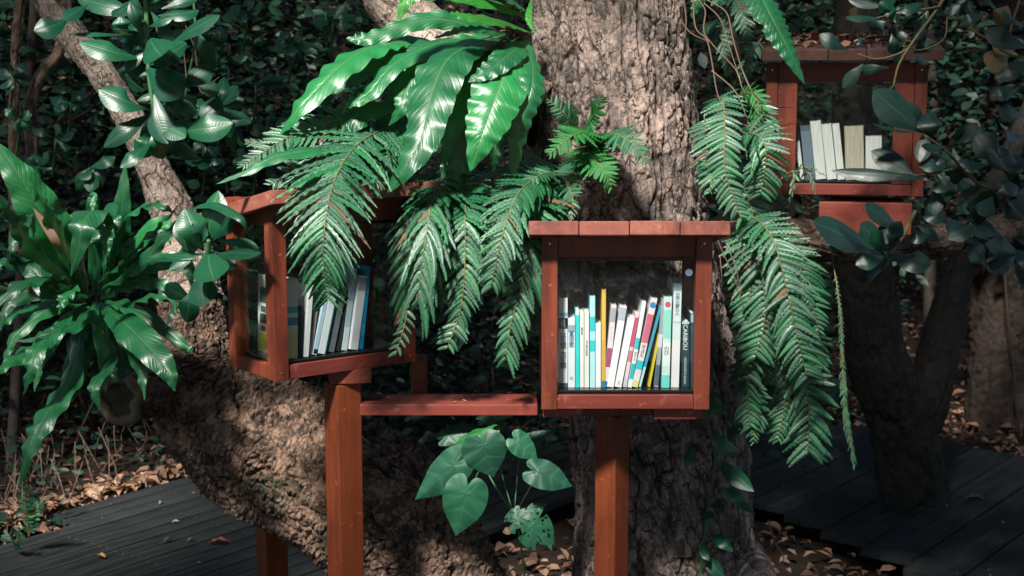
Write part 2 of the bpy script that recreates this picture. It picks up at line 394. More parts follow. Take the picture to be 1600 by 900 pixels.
# ------------------------------------------------------------------ text meshes
def text_mesh(body, size, mat, line=1.0, ext=0.0001, left=False):
    cu = bpy.data.curves.new('lettering', 'FONT'); cu.body = body; cu.size = size; cu.extrude = ext
    cu.space_line = line; cu.align_x = 'LEFT' if left else 'CENTER'; cu.align_y = 'TOP'; cu.resolution_u = 2
    cu.offset = size * 0.004
    o = bpy.data.objects.new('lettering', cu); COL.objects.link(o)
    bpy.context.view_layer.update()
    me = bpy.data.meshes.new_from_object(o.evaluated_get(bpy.context.evaluated_depsgraph_get()))
    me.name = 'lettering'; me.materials.clear(); me.materials.append(mat)
    bpy.data.objects.remove(o); return me

# ------------------------------------------------------------------ terrain
DD = Vector((math.sin(math.atan(0.776)), math.cos(math.atan(0.776)), 0)).normalized()   # direction of the deck boards
DP = Vector((DD.y, -DD.x, 0))                                                        # across them, towards the right and camera
def smooth(a, b, x):
    t = np.clip((x - a) / (b - a), 0, 1); return t*t*(3-2*t)
def ground_z(x, y):
    x = np.asarray(x, float); y = np.asarray(y, float)
    z = -0.10 + 3.6 * smooth(8.0, 17.0, y) + 5 * smooth(17, 40, y) + 0.9 * smooth(5.0, 9.0, y) * smooth(-0.5, -3.5, x)
    z = z + 0.05 * (vnoise(x*0.9, y*0.9, x*0, 3) - 0.5) * smooth(5.5, 8, y) + 2.5*smooth(6, 20, -y) + 2.0*smooth(9,25,np.abs(x))
    return z
gx = np.concatenate([np.linspace(-150, -10, 20), np.linspace(-9.5, 9.5, 96), np.linspace(10, 150, 20)])
gy = np.concatenate([np.linspace(-120, -7, 16), np.linspace(-6, 20, 118), np.linspace(21, 160, 24)])
GX, GY = np.meshgrid(gx, gy); GZ = ground_z(GX, GY)
nx, ny = len(gx), len(gy)
V = np.stack([GX, GY, GZ], -1).reshape(-1, 3)
F = [(j*nx+i, j*nx+i+1, (j+1)*nx+i+1, (j+1)*nx+i) for j in range(ny-1) for i in range(nx-1)]
o = part('ground', mk('ground', V, F, M['soil']), None); tag(o, kind='structure')

PX = np.linspace(-14, 14, 60); PY = np.linspace(-9.5, -3.5, 14)
V = [(x_, y_ + 0.25*math.sin(x_*0.7), float(ground_z(x_, y_ + 0.25*math.sin(x_*0.7))) + 0.012) for y_ in PY for x_ in PX]
F = [(j*60+i, j*60+i+1, (j+1)*60+i+1, (j+1)*60+i) for j in range(13) for i in range(59)]
tag(part('path', mk('path', V, F, plain('pale_gravel_path', (0.30, 0.29, 0.27), 0.9, var=0.4, scale=9, bumpd=0.01)), None), kind='structure')
# ------------------------------------------------------------------ decks
def deck(name, s0, s1, wd, tfun, cuts, z=0.0, gap=0.009):
    d = bpy.data.objects.new(name, None); link(d); tag(d, kind='structure')
    k = 0; s = s0
    while s < s1:
        t0, t1 = tfun(s + wd / 2)
        segs = [t0]
        c = t0 + cuts(k)
        while c < t1: segs.append(c); c += 2.4
        segs.append(t1)
        for a, b in zip(segs[:-1], segs[1:]):
            if b - a < 0.05: continue
            me = box_me('deck_board', gap/2, wd - gap/2, a + 0.002, b - 0.002, -0.028, 0, M['deck'], 0.003)
            ob = part('deck_board', me, d, world=False)
            ob.matrix_basis = Matrix(((DP.x, DD.x, 0, DP.x*s), (DP.y, DD.y, 0, DP.y*s), (0, 0, 1, z + rnd.uniform(-0.0015, 0.0015)), (0, 0, 0, 1)))
        s += wd; k += 1
    return d
def deck_screws(name, dk):
    V, F = [], []
    for ob in dk.children:
        mb = ob.matrix_basis; ys = [v.co.y for v in ob.data.vertices]; xs_ = [v.co.x for v in ob.data.vertices]; a, b = min(ys), max(ys); y_ = a + 0.06
        if b < 1: continue
        while y_ < b:
            for xx in (min(xs_) + .022, max(xs_) - .022):
                c0_ = mb @ Vector((xx, y_, 0.0006)); n0 = len(V)
                V.extend([c0_ + Vector((math.cos(q)*.004, math.sin(q)*.004, 0)) for q in (0, 1.05, 2.09, 3.14, 4.19, 5.24)]); F.append(tuple(range(n0, n0+6)))
            y_ += 0.45
    o = part(name, mk(name, V, F, M['metaldk']), dk, world=False); o['kind'] = 'stuff'
def st(px, py):
    g = G(px, py); return g.dot(DP), g.dot(DD)
sL, tL = st(180, 775)
s_end, t_x = st(75, 805)
_, t_step = st(100, 838)
def tf_left(s):
    a = t_x if s < sL + 0.19 else tL - 3.2
    # right end hidden behind the leaning trunk
    return a, 5.35
ld = deck('left_deck', sL, sL + 1.5, 0.094, tf_left, lambda k: 9 if k % 3 else 5)
p1, p2 = G(1200, 788), G(1410, 878); q1, q2 = G(1480, 690), G(1600, 712)
def line_t(a, b, s):
    sa, ta, sb, tb = a.dot(DP), a.dot(DD), b.dot(DP), b.dot(DD)
    return ta + (tb - ta) * (s - sa) / (sb - sa)
sR, _ = st(1200, 655)
def tf_right(s):
    a = line_t(p1, p2, s) if s > p1.dot(DP) else line_t(p1, p2, p1.dot(DP)) - 0.1
    return a, max(a + 0.4, line_t(q1, q2, s))
deck_screws('screw_heads', ld)
rd = deck('right_deck', sR, sR + 2.9, 0.205, tf_right, lambda k: 9)

deck_screws('screw_heads', rd)
# ------------------------------------------------------------------ tree trunks
def trunk_mesh(name, P, rad, mat, nu, nv, cell=0.035, asp=1.6, depth=0.012, seed=1, lump=0.03, slant=0.0, pw=0.8, tw=0.9):
    """P: 3D points, rad: radii (m)."""
    C = catmull(P, nv)
    n = nv + 1
    C = np.array([tuple(c) for c in C])
    T = np.gradient(C, axis=0); T /= np.linalg.norm(T, axis=1)[:, None]
    L = np.concatenate([[0], np.cumsum(np.linalg.norm(np.diff(C, axis=0), axis=1))])
    r = np.array([interp(rad, i / nv) for i in range(n)])
    A = np.zeros((n, 3)); a = np.cross(T[0], (0, 1.0, 0)) ; a /= np.linalg.norm(a)
    for i in range(n):
        a = a - T[i] * np.dot(a, T[i]); a /= np.linalg.norm(a); A[i] = a
    B = np.cross(T, A)
    th = np.linspace(0, 2*math.pi, nu, endpoint=False)
    TH, LL = np.meshgrid(th, L)
    rm = float(np.mean(r)); circ = 2*math.pi*rm
    per = max(4, round(circ / cell))
    u = TH / (2*math.pi) * per
    v = LL / (cell * asp)
    ca, sa = np.cos(TH)*2, np.sin(TH)*2
    wx = (fbm(ca*3, sa*3, LL*9, 3, seed+20) - 0.45) * 1.4; wy = (fbm(ca*3, sa*3, LL*9, 3, seed+40) - 0.45) * 1.4
    F1, F2, ID, DX, DY = worley(u + wx + slant*v, v + wy, per, seed)
    edge = F2 - F1
    plate = np.clip(edge / 0.20, 0, 1)**0.8
    k_ = rm / cell
    X_, Y_, Z_ = np.cos(TH)*k_, np.sin(TH)*k_, LL/(cell*asp)
    # flakes: stepped contours of a warped noise
    wz = fbm(X_*0.5, Y_*0.5, Z_*0.5, 2, seed+7) * 1.5
    ff = fbm(X_*0.55 + wz, Y_*0.55, Z_*0.55 + wz, 4, seed+11)
    te = ff * 11; fl = np.floor(te); fr = te - fl
    step = fl + np.clip(fr / 0.22, 0, 1)
    fid = h01(fl, fl*0, s=seed)
    # long wandering fissures
    rv = np.abs(fbm(X_*0.42 + wx*.15, Y_*0.42, Z_*0.20, 3, seed+31) - 0.44)
    fis = 1 - np.clip(rv / 0.030, 0, 1)
    big = fbm(ca*0.9, sa*0.9, LL*2.2, 3, seed+60)
    rough_ = fbm(X_*1.5, Y_*1.5, Z_*1.5, 4, seed+80)
    tilt = (ID - 0.5) * DY * 1.3 + (np.mod(ID*7.3, 1) - 0.5) * DX * 0.9
    vis = np.clip((fbm(ca*2, sa*2, LL*6, 2, seed+70) - 0.30) * 4, 0.25, 1)
    dl = np.clip(r / 0.13, 0.35, 1)[:, None]
    hgt = dl * (depth * (pw*plate*vis + tw*tilt*plate + 0.85*(step/11 - 0.45)*1.6 - 1.0*fis + 0.9*(rough_ - 0.45)) + lump*(big - 0.45))
    RR = r[:, None] + hgt
    P3 = C[:, None, :] + RR[..., None] * (np.cos(TH)[..., None]*A[:, None, :] + np.sin(TH)[..., None]*B[:, None, :])
    V = P3.reshape(-1, 3)
    idx = np.arange(n*nu).reshape(n, nu); nxt = np.roll(idx, -1, axis=1)
    Fq = np.stack([idx[:-1], nxt[:-1], nxt[1:], idx[1:]], -1).reshape(-1, 4)
    me = bpy.data.meshes.new(name)
    me.vertices.add(len(V)); me.vertices.foreach_set('co', V.astype(np.float32).ravel())
    me.loops.add(Fq.size); me.loops.foreach_set('vertex_index', Fq.astype(np.int32).ravel())
    me.polygons.add(len(Fq)); me.polygons.foreach_set('loop_start', np.arange(0, Fq.size, 4, dtype=np.int32))
    me.update(calc_edges=True)
    me.polygons.foreach_set('use_smooth', [True]*len(me.polygons))
    cr = (1 - np.clip(edge / 0.12, 0, 1)) * 0.8 * vis + 0.9*fis + 0.45*(1 - np.clip(fr / 0.16, 0, 1))
    for k, arr in (('crack', np.clip(cr, 0, 1)), ('plate', np.mod(ID*0.6 + fid, 1.0))):
        at = me.attributes.new(k, 'FLOAT', 'POINT'); at.data.foreach_set('value', arr.astype(np.float32).ravel())
    me.materials.append(mat)
    return me
def WP(lst): return [W(*p) for p in lst]

# the big tree behind the front bookcase
t = thing('tree', 'big grey brown flaky trunk rising behind the front bookcase', 'tree', (0.4, 3.5, -0.1))
P = WP([(925, -260, 3.45), (940, -80, 3.45), (950, 60, 3.45), (960, 200, 3.45), (960, 330, 3.45), (985, 470, 3.48), (1020, 620, 3.5), (1035, 780, 3.5), (1040, 950, 3.52)])
P.append(Vector((P[-1].x + 0.02, 3.55, 0.35))); P.append(Vector((P[-1].x, 3.58, -0.2)))
part('trunk', trunk_mesh('trunk', P, [q * sc(3.45) for q in (112, 114, 116, 126, 138, 142, 140, 142, 150, 180, 240)], M['bark'], 470, 840, cell=0.019, asp=2.1, depth=0.011, seed=4, slant=0.2), t)
P = WP([(860, 175, 3.4), (780, 130, 3.45), (700, 78, 3.5), (640, 30, 3.55), (595, -40, 3.6), (560, -160, 3.7)])
part('limb', trunk_mesh('limb', P, [q * sc(3.5) for q in (60, 52, 44, 42, 42, 38)], M['bark4'], 180, 360, cell=0.022, depth=0.010, seed=9), t)
P = WP([(1010, 420, 3.5), (1100, 398, 3.55), (1200, 376, 3.7), (1330, 380, 3.9), (1470, 376, 4.1), (1640, 345, 4.3)])
part('limb', trunk_mesh('limb', P, [q * sc(3.8) for q in (50, 40, 34, 32, 30, 26)], M['bark2'], 140, 420, cell=0.02, depth=0.007, seed=12), t)

# leaning tree on the left
t = thing('leaning_tree', 'thick leaning trunk bending up from behind the left post, with a sawn stub', 'tree', (-0.2, 3.45, -0.1))
P = WP([(740, 1180, 3.42), (712, 1040, 3.42), (660, 900, 3.45), (590, 800, 3.5), (480, 735, 3.58), (375, 675, 3.64), (305, 595, 3.7), (300, 500, 3.74), (290, 400, 3.8)])
part('trunk', trunk_mesh('trunk', P, [q * sc(3.6) for q in (120, 112, 108, 112, 112, 104, 78, 52, 38)], M['bark2'], 350, 740, cell=0.019, asp=0.75, depth=0.012, lump=0.045, seed=21, pw=1.3, tw=1.6), t)
P = WP([(300, 470, 3.74), (288, 380, 3.8), (262, 315, 3.83), (243, 270, 3.86), (205, 190, 3.92), (158, 112, 3.96), (95, 30, 4.0), (30, -80, 4.05)])
part('limb', trunk_mesh('limb', P, [q * sc(3.8) for q in (48, 38, 32, 26, 23, 22, 23, 23)], M['bark4'], 160, 500, cell=0.020, asp=1.0, depth=0.010, lump=0.03, seed=23), t)
P = WP([(300, 605, 3.66), (245, 612, 3.6), (190, 622, 3.5)])
st_o = part('stub', trunk_mesh('stub', P, [q * sc(3.6) for q in (44, 38, 36)], M['bark2'], 120, 80, cell=0.016, depth=0.006, seed=5), t)
c, d = W(188, 623, 3.47), ((W(190, 622, 3.5) - W(245, 612, 3.6)).normalized() + Vector((0, -0.9, 0.05))).normalized()
a = d.cross(Vector((0, 0, 1))).normalized(); b = a.cross(d)
V = [c - d*0.004]; rings = 7
for k in range(1, rings + 1):
    for j in range(40):
        rr = 0.052 * k / rings * (1 + 0.08*math.sin(j*0.47 + 1)) ; an = j/40*2*math.pi
        V.append(c + d * (0.006 * (k >= 6) - 0.004*(k % 2) + 0.002*math.sin(j*1.7)) + a*math.cos(an)*rr + b*math.sin(an)*rr)
F = [(0, 1+j, 1+(j+1) % 40) for j in range(40)] + [(1+(k-1)*40+j, 1+k*40+j, 1+k*40+(j+1) % 40, 1+(k-1)*40+(j+1) % 40) for k in range(1, rings) for j in range(40)]
part('sawn_face', mk('sawn_face', V, F, M['cut']), t)
V, F = [], []
for j in range(48):
    an = j/48*2*math.pi; e = a*math.cos(an) + b*math.sin(an); R0 = 0.054*(1 + 0.08*math.sin(an*3 + 1) + 0.05*math.sin(an*7))
    for k in range(8):
        bn = k/8*2*math.pi; r1 = 0.013*(1 + 0.3*math.sin(an*5 + k))
        V.append(c + e*(R0 + math.cos(bn)*r1) + d*(0.002 + math.sin(bn)*r1*1.1))
for j in range(48):
    for k in range(8): F.append((j*8+k, ((j+1) % 48)*8+k, ((j+1) % 48)*8+(k+1) % 8, j*8+(k+1) % 8))
part('callus_ring', mk('callus_ring', V, F, M['callus']), t)

# forked dark tree standing through the right deck and others behind
def small_tree(label, stems, mat, seed, group=None, nu=90, nv=220, loc=None, depth=0.012):
    base = Vector(stems[0][0][0]); t = thing('tree', label, 'tree', loc or (base.x, base.y, base.z), group=group)
    for k, (P, r) in enumerate(stems):
        part('trunk' if k == 0 else 'stem', trunk_mesh('trunk', P, r, mat, nu, nv, cell=0.03, depth=depth, seed=seed + k, lump=0.04), t)
    return t
g = G(1428, 780)
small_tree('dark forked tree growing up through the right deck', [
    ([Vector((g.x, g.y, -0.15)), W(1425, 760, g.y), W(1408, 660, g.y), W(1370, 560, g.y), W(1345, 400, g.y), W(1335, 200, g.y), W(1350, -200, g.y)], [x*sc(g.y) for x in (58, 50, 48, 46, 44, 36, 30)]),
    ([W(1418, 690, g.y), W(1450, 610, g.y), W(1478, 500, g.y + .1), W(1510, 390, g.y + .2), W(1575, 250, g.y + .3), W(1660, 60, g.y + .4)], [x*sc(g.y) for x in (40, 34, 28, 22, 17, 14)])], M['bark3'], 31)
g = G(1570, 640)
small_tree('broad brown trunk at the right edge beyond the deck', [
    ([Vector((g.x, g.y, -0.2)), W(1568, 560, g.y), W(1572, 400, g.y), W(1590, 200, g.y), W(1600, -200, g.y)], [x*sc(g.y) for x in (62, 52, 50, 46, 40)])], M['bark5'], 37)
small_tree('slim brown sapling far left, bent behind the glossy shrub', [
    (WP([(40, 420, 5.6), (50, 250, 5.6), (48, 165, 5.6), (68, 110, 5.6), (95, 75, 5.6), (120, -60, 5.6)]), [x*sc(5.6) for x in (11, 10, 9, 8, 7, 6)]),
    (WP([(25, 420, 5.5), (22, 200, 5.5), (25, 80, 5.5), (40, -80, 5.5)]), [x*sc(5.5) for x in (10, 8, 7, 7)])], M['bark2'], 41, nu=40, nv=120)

# ------------------------------------------------------------------ bookcases
def bookcase(label, origin, rotz, w=0.344, h=0.362, dep=0.24, post=0.032, tilt=R(10), roof_h=0.028, over=0.028, front=0.056, stile=0.0,
             pw=0.100, sticker=False, roofmat='roof', toprail=0.049, railmat='redh', topglow=None):
    t = thing('bookcase', label, 'bookcase', origin, rotz)
    hw = w / 2
    for sx in (-1, 1):
        for y in (0, dep - post):
            x0 = -hw if sx < 0 else hw - post
            boxo('corner_post', (x0, x0 + post, y, y + post, 0.0, h), M['red'], t, 0.0012)
    # bottom rails
    boxo('bottom_rail', (-hw + post + .0005, hw - post - .0005, 0.004, post - 0.004, 0.0005, 0.0295), M[railmat], t)
    boxo('bottom_rail', (-hw + post + .0005, hw - post - .0005, dep - post + 0.004, dep - 0.004, 0.0005, 0.0295), M[railmat], t)
    for sx in (-1, 1):
        x0 = -hw + 0.003 if sx < 0 else hw - post + 0.003
        boxo('bottom_rail', (x0, x0 + post - .006, post + .0005, dep - post - .0005, 0.0005, 0.0295), M['red'], t)
    # top rails
    z0 = h - toprail
    boxo('top_rail', (-hw + post + .0005, hw - post - .0005, 0.007, post - 0.007, z0, h - .001), M['redh'] if stile else M['red'], t)
    boxo('top_rail', (-hw + post + .0005, hw - post - .0005, dep - post + 0.007, dep - 0.007, z0, h - .001), M['red'], t)
    for sx in (-1, 1):
        x0 = -hw + 0.005 if sx < 0 else hw - post + 0.005
        boxo('top_rail', (x0, x0 + post - .010, post + .0005, dep - post - .0005, z0, h - .001), M['red'], t)
    if stile:
        for sx in (-1, 1):
            x0 = -hw + post + .001 if sx < 0 else hw - post - stile - .001
            boxo('door_stile', (x0, x0 + stile, 0.002, 0.022, 0.0305, z0 - .001), M['red'], t, 0.0015)
    # floor and glass
    boxo('shelf', (-hw + post*0.6, hw - post*0.6, post*0.45, dep - post*0.45, 0.0305, 0.0345), M['black'], t, 0.0005)
    gx0 = -hw + post + .001; gx1 = hw - post - .001
    if stile: gx0 += stile; gx1 -= stile
    boxo('glass_pane', (gx0, gx1, 0.012, 0.016, 0.0355, z0 - .0005), M['glass'], t, 0)
    boxo('glass_pane', (-hw + post + .001, hw - post - .001, dep - 0.016, dep - 0.012, 0.0355, z0 - .0005), M['glass'], t, 0)
    for sx in (-1, 1):
        xx = sx * (hw - 0.014)
        boxo('glass_pane', (xx - .002, xx + .002, post + .001, dep - post - .001, 0.0355, z0 - .0005), M['glass'], t, 0)
    boxo('glass_seal', (gx0, gx1, 0.0165, 0.0215, z0 - 0.008, z0 - .0015), M['seal'], t, 0.0005)
    boxo('glass_seal', (gx0, gx1, 0.0105, 0.0118, 0.0352, 0.0385), M['seal'], t, 0)
    # roof planks, laid front to back, sloping down to the back
    np_ = max(1, round((w + 2*over) / pw)); ww = (w + 2*over) / np_
    for k in range(np_):
        x0 = -hw - over + k*ww
        jj = rnd.uniform(-.0012, .0012)
        me = box_me('roof_plank', x0 + .0008, x0 + ww - .0008, -front + jj, dep + 0.10 + jj, 0, roof_h, M[roofmat], 0.0022)
        ob = part('roof_plank', me, t, world=False)
        ob.matrix_basis = Matrix.Translation((0, -0.0, h + 0.003 + rnd.uniform(0, .0012))) @ Matrix.Translation((0, -front, 0)) @ Matrix.Rotation(-tilt, 4, 'X') @ Matrix.Translation((0, front, 0))
    for sx in (-1, 1):
        for zz in (0.016, h - 0.02):
            xx = sx*(hw - post/2)
            bm = bmesh.new(); bmesh.ops.create_cone(bm, cap_ends=True, segments=10, radius1=0.0022, radius2=0.0018, depth=0.0012)
            me = bpy.data.meshes.new('screw'); bm.to_mesh(me); bm.free(); me.materials.append(M['metal'])
            ob = part('screw', me, t, False); ob.matrix_basis = Matrix.Translation((xx, -0.0006, zz)) @ Matrix.Rotation(R(90), 4, 'X')
    if sticker:
        bm = bmesh.new(); bmesh.ops.create_cone(bm, cap_ends=True, segments=24, radius1=0.0075, radius2=0.0075, depth=0.001)
        me = bpy.data.meshes.new('sticker'); bm.to_mesh(me); bm.free(); me.materials.append(colmat((0.09, 0.12, 0.18)))
        ob = part('round_sticker', me, t, False); ob.matrix_basis = Matrix.Translation((0.127, 0.0112, 0.282)) @ Matrix.Rotation(R(90), 4, 'X')
    return t

def box_matrix(t): return Matrix.Translation(t.location) @ Matrix.Rotation(t.rotation_euler.z, 4, 'Z')
def hit(Mi, px, py, yb):
    o_ = Mi @ EYE; d_ = Mi.to_3x3() @ ray(px, py)
    k = (yb - o_.y) / d_.y; return o_ + d_ * k

SHELF = 0.0352
def book(root, px0, px1, tx0, tx1, ty, by, label, cover, paper=True, yb=0.05, dep=0.125, bands=(), texts=(), soft=False, reverse=False, cat='book', xspan=None, pg='paper'):
    """px0,px1 = spine feet on the shelf, tx0,tx1 = spine top, ty = top row (photo pixels)."""
    Mx = box_matrix(root); Mi = Mx.inverted()
    a, b = hit(Mi, px0, by, yb), hit(Mi, px1, by, yb)
    c, d = hit(Mi, tx0, ty, yb), hit(Mi, tx1, ty, yb)
    th = max(0.0035, ((b.x - a.x) + (d.x - c.x)) / 2 - 0.0006)
    xb = (a.x + b.x)/2; xt = (c.x + d.x)/2; zt = (c.z + d.z)/2
    hgt0 = zt - SHELF; lean = math.atan2(xt - xb, hgt0)
    hgt = math.hypot(xt - xb, hgt0) * (1 if abs(lean) < .01 else 1) 
    tname = 'book'
    t = thing(tname, label, cat)
    foot = Vector((xb, yb + rnd.uniform(-.001, .003), SHELF + abs(math.sin(lean))*th/2))
    t.matrix_world = Mx @ Matrix.Translation(foot) @ Matrix.Rotation(lean, 4, 'Y')
    hw = th/2; bt = 0.0011 if th > .006 else 0.0006
    cm = colmat(cover)
    if not reverse:
        V, F = box_vf(-hw, hw, 0, 0.0016, 0, hgt)
        v2, f2 = box_vf(-hw, -hw + bt, 0.00165, dep, 0, hgt, 8); v3, f3 = box_vf(hw - bt, hw, 0.00165, dep, 0, hgt, 16)
        part('cover', mk('cover', V + v2 + v3, F + f2 + f3, cm, smooth=False), t, False)
        V, F = box_vf(-hw + bt + .0001, hw - bt - .0001, 0.0018, dep - 0.003, 0.002, hgt - 0.002)
        part('pages', mk('pages', V, F, M[pg], smooth=False), t, False)
    else:
        v2, f2 = box_vf(-hw, -hw + bt, 0.0, dep, 0, hgt); v3, f3 = box_vf(hw - bt, hw, 0.0, dep, 0, hgt, 8)
        V, F = box_vf(-hw, hw, dep + .0001, dep + 0.0015, 0, hgt, 16)
        part('cover', mk('cover', v2 + v3 + V, f2 + f3 + F, cm, smooth=False), t, False)
        # page block: several signatures with slightly uneven fore-edges
        V, F = [], []; n = max(2, int(th / 0.0022)); ww = (th - 2*bt - .0002) / n
        for k in range(n):
            x = -hw + bt + .0001 + k*ww
            v, f = box_vf(x, x + ww*0.94, 0.003 + rnd.uniform(0, .0016), dep - .001, 0.002, hgt - 0.002 - rnd.uniform(0, .001), len(V)); V += v; F += f
        part('pages', mk('pages', V, F, M[pg], smooth=False), t, False)
    for (f0, f1, colr) in bands:
        V, F = box_vf(-hw + .0002, hw - .0002, -0.0004, -0.00003, hgt*f0, hgt*f1)
        part('spine_band', mk('spine_band', V, F, colmat(colr), smooth=False), t, False)
    for tx in texts:
        s, f, size, colr = tx[:4]; mode = tx[4] if len(tx) > 4 else 'v'
        if mode == 'v': body, ln, rot = '\n'.join(s), 0.82, 0
        else: body, ln, rot = s, 1.0, 1; 
        me = text_mesh(body, size, colmat(colr), ln, left=bool(rot))
        ob = part('spine_lettering', me, t, False)
        mt = Matrix.Translation((0, -0.0006, hgt*f)) @ Matrix.Rotation(R(90), 4, 'X')
        if rot: mt = Matrix.Translation((size*0.38*(1), -0.0006, hgt*f)) @ Matrix.Rotation(R(90), 4, 'X') @ Matrix.Rotation(R(-90), 4, 'Z') ; mt = Matrix.Translation((size*0.42 - 0.0*size, -0.0006, hgt*f)) @ Matrix.Rotation(R(90), 4, 'X') @ Matrix.Rotation(R(-90), 4, 'Z')
        ob.matrix_basis = mt
    return t, hgt, hw
def disc(t, hw, hgt, f, r, colr, x=0.0, name='round_emblem'):
    bm = bmesh.new(); bmesh.ops.create_cone(bm, cap_ends=True, segments=20, radius1=r, radius2=r, depth=0.0004)
    me = bpy.data.meshes.new(name); bm.to_mesh(me); bm.free(); me.materials.append(colmat(colr))
    ob = part(name, me, t, False); ob.matrix_basis = Matrix.Translation((x, -0.0007, hgt*f)) @ Matrix.Rotation(R(90), 4, 'X')

# front bookcase
c0 = W(977, 640, 2.85)
FB = bookcase('front red bookcase with glass door, books and four-plank roof, before the big trunk', (c0.x, 2.85, c0.z), 0, sticker=True)
WHT = (0.78, 0.76, 0.78); CRM = (0.74, 0.68, 0.66); INK = (0.015, 0.015, 0.02); TUR = (0.03, 0.50, 0.55); PNK = (0.72, 0.60, 0.66)
t, hg, hw = book(FB, 873, 887, 873, 887, 466, 602, 'thick white book with large black Japanese title, leftmost in the front bookcase', WHT,
     bands=((0.0, 0.05, (0.08, 0.10, 0.10)), (0.80, 0.84, (0.20, 0.45, 0.65)), (0.66, 0.78, (0.03, 0.04, 0.05)), (0.685, 0.77, (0.05, 0.35, 0.45))),
     texts=(('は虫類', 0.62, 0.0140, INK), ('両生類', 0.40, 0.0140, INK), ('自然', 0.765, 0.010, WHT)))
book(FB, 887.5, 898.5, 887.5, 898.5, 497, 602, 'short pale grey book with blue characters, beside the thick white one', (0.66, 0.70, 0.74),
     bands=((0.80, 0.90, (0.30, 0.33, 0.38)),), texts=(('冒険図鑑', 0.82, 0.0105, (0.02, 0.16, 0.30)), ('社', 0.16, 0.008, (0.2, 0.2, 0.25))))
book(FB, 899, 905.5, 899, 905.5, 484, 601, 'thin turquoise book with a pale top', (0.03, 0.55, 0.55), bands=((0.93, 0.999, (0.6, 0.8, 0.8)),))
book(FB, 906, 912.5, 906, 912.5, 488, 602, 'thin cream paperback right of the turquoise book', CRM, texts=(('絵本の森', 0.8, 0.0045, (0.3, 0.2, 0.2)),))
book(FB, 913, 920.5, 913, 920.5, 487, 603, 'cream book with small dark dots of lettering, left of the light blue book', (0.72, 0.69, 0.66), texts=(('花と草木の手帖', 0.62, 0.0055, (0.35, 0.25, 0.2)),))
book(FB, 921.5, 930, 921.5, 930, 463, 600, 'light blue book with a turquoise band, top standing flat and high', (0.42, 0.68, 0.74), bands=((0.40, 0.52, TUR), (0.62, 0.78, TUR)))
book(FB, 930.5, 939, 930.5, 939, 505, 600, 'short pinkish white book between the light blue and the yellow one', (0.78, 0.72, 0.76))
book(FB, 939.5, 946.5, 940, 947, 452, 601, 'tall slim orange yellow book', (0.62, 0.36, 0.06), bands=((0.999-0.52, 0.99, (0.70, 0.42, 0.08)), (0.0, 0.07, (0.03, 0.18, 0.30))))
book(FB, 943, 951.5, 955, 964, 478, 601, 'leaning pale pink book with a maroon stripe and a dark speckled top', PNK, bands=((0.25, 0.48, (0.35, 0.07, 0.16)), (0.80, 0.97, (0.35, 0.36, 0.40)), (0.0, 0.07, (0.02, 0.12, 0.2))), texts=(('・・・・・・', 0.75, 0.006, (0.4, 0.2, 0.3)),))
book(FB, 948, 959, 969, 980, 480, 603, 'leaning white book, left one of the white pair, with a grey top', (0.80, 0.76, 0.80), bands=((0.83, 0.99, (0.42, 0.45, 0.50)),))
book(FB, 960, 971, 981, 992, 498, 605, 'leaning plain white book, right one of the white pair, title at its foot', (0.82, 0.78, 0.80), texts=(('山川', 0.10, 0.006, (0.3, 0.25, 0.3)),))
book(FB, 973, 979.5, 993, 999, 491, 602, 'leaning thin crimson and white book', (0.70, 0.52, 0.56), bands=((0.55, 0.95, (0.55, 0.08, 0.15)), (0.35, 0.50, (0.60, 0.16, 0.22)), (0.02, 0.12, (0.5, 0.5, 0.55))))
t, hg, hw = book(FB, 980.5, 987, 1003, 1010, 472, 602, 'leaning white book with turquoise lower spine', (0.78, 0.78, 0.80), bands=((0.10, 0.28, (0.03, 0.45, 0.55)), (0.45, 0.58, (0.05, 0.45, 0.55))), texts=(('やさしい', 0.42, 0.006, INK),))
t, hg, hw = book(FB, 988, 995.5, 1016, 1029, 467, 604, 'leaning red and white book with a round blue emblem at its top', (0.76, 0.62, 0.64), bands=((0.50, 0.82, (0.58, 0.13, 0.20)), (0.20, 0.30, TUR), (0.0, 0.08, (0.65, 0.60, 0.25))), texts=(('はっけん', 0.48, 0.008, INK),))
disc(t, hw, hg, 0.925, 0.0062, (0.03, 0.22, 0.50))
book(FB, 997, 1002, 1030.5, 1034.5, 480, 602, 'leaning slim teal book behind the red and white one', (0.05, 0.30, 0.42), bands=((0.0, 0.25, (0.45, 0.65, 0.70)),), yb=0.053)
book(FB, 1012, 1016, 1028, 1032, 522, 599, 'small yellow book wedged low between leaning and upright books', (0.62, 0.48, 0.03), yb=0.056)
book(FB, 1022, 1029, 1034, 1040.5, 467, 599, 'thin grey and black book leaning on the mint one', (0.30, 0.32, 0.36), bands=((0.45, 0.60, (0.6, 0.55, 0.6)), (0.02, 0.25, (0.08, 0.12, 0.18))), yb=0.054)
t, hg, hw = book(FB, 1033, 1046.5, 1038, 1049.5, 464, 600, 'mint green and white book with a round red emblem', (0.55, 0.70, 0.68), bands=((0.55, 0.86, (0.28, 0.62, 0.55)), (0.0, 0.14, (0.15, 0.60, 0.55)), (0.24, 0.50, (0.72, 0.74, 0.74))), texts=(('のび', 0.46, 0.0115, (0.02, 0.06, 0.06)),))
disc(t, hw, hg, 0.92, 0.0058, (0.60, 0.08, 0.14))
book(FB, 1048.5, 1061, 1053, 1066, 443, 602, 'tallest book, pale grey blue with small grey Japanese title', (0.62, 0.66, 0.70), bands=((0.93, 0.999, (0.25, 0.36, 0.42)), (0.0, 0.45, (0.74, 0.68, 0.70)), (0.62, 0.64, (0.40, 0.55, 0.62))), texts=(('世界の夢の人', 0.91, 0.0095, (0.12, 0.20, 0.25)),))
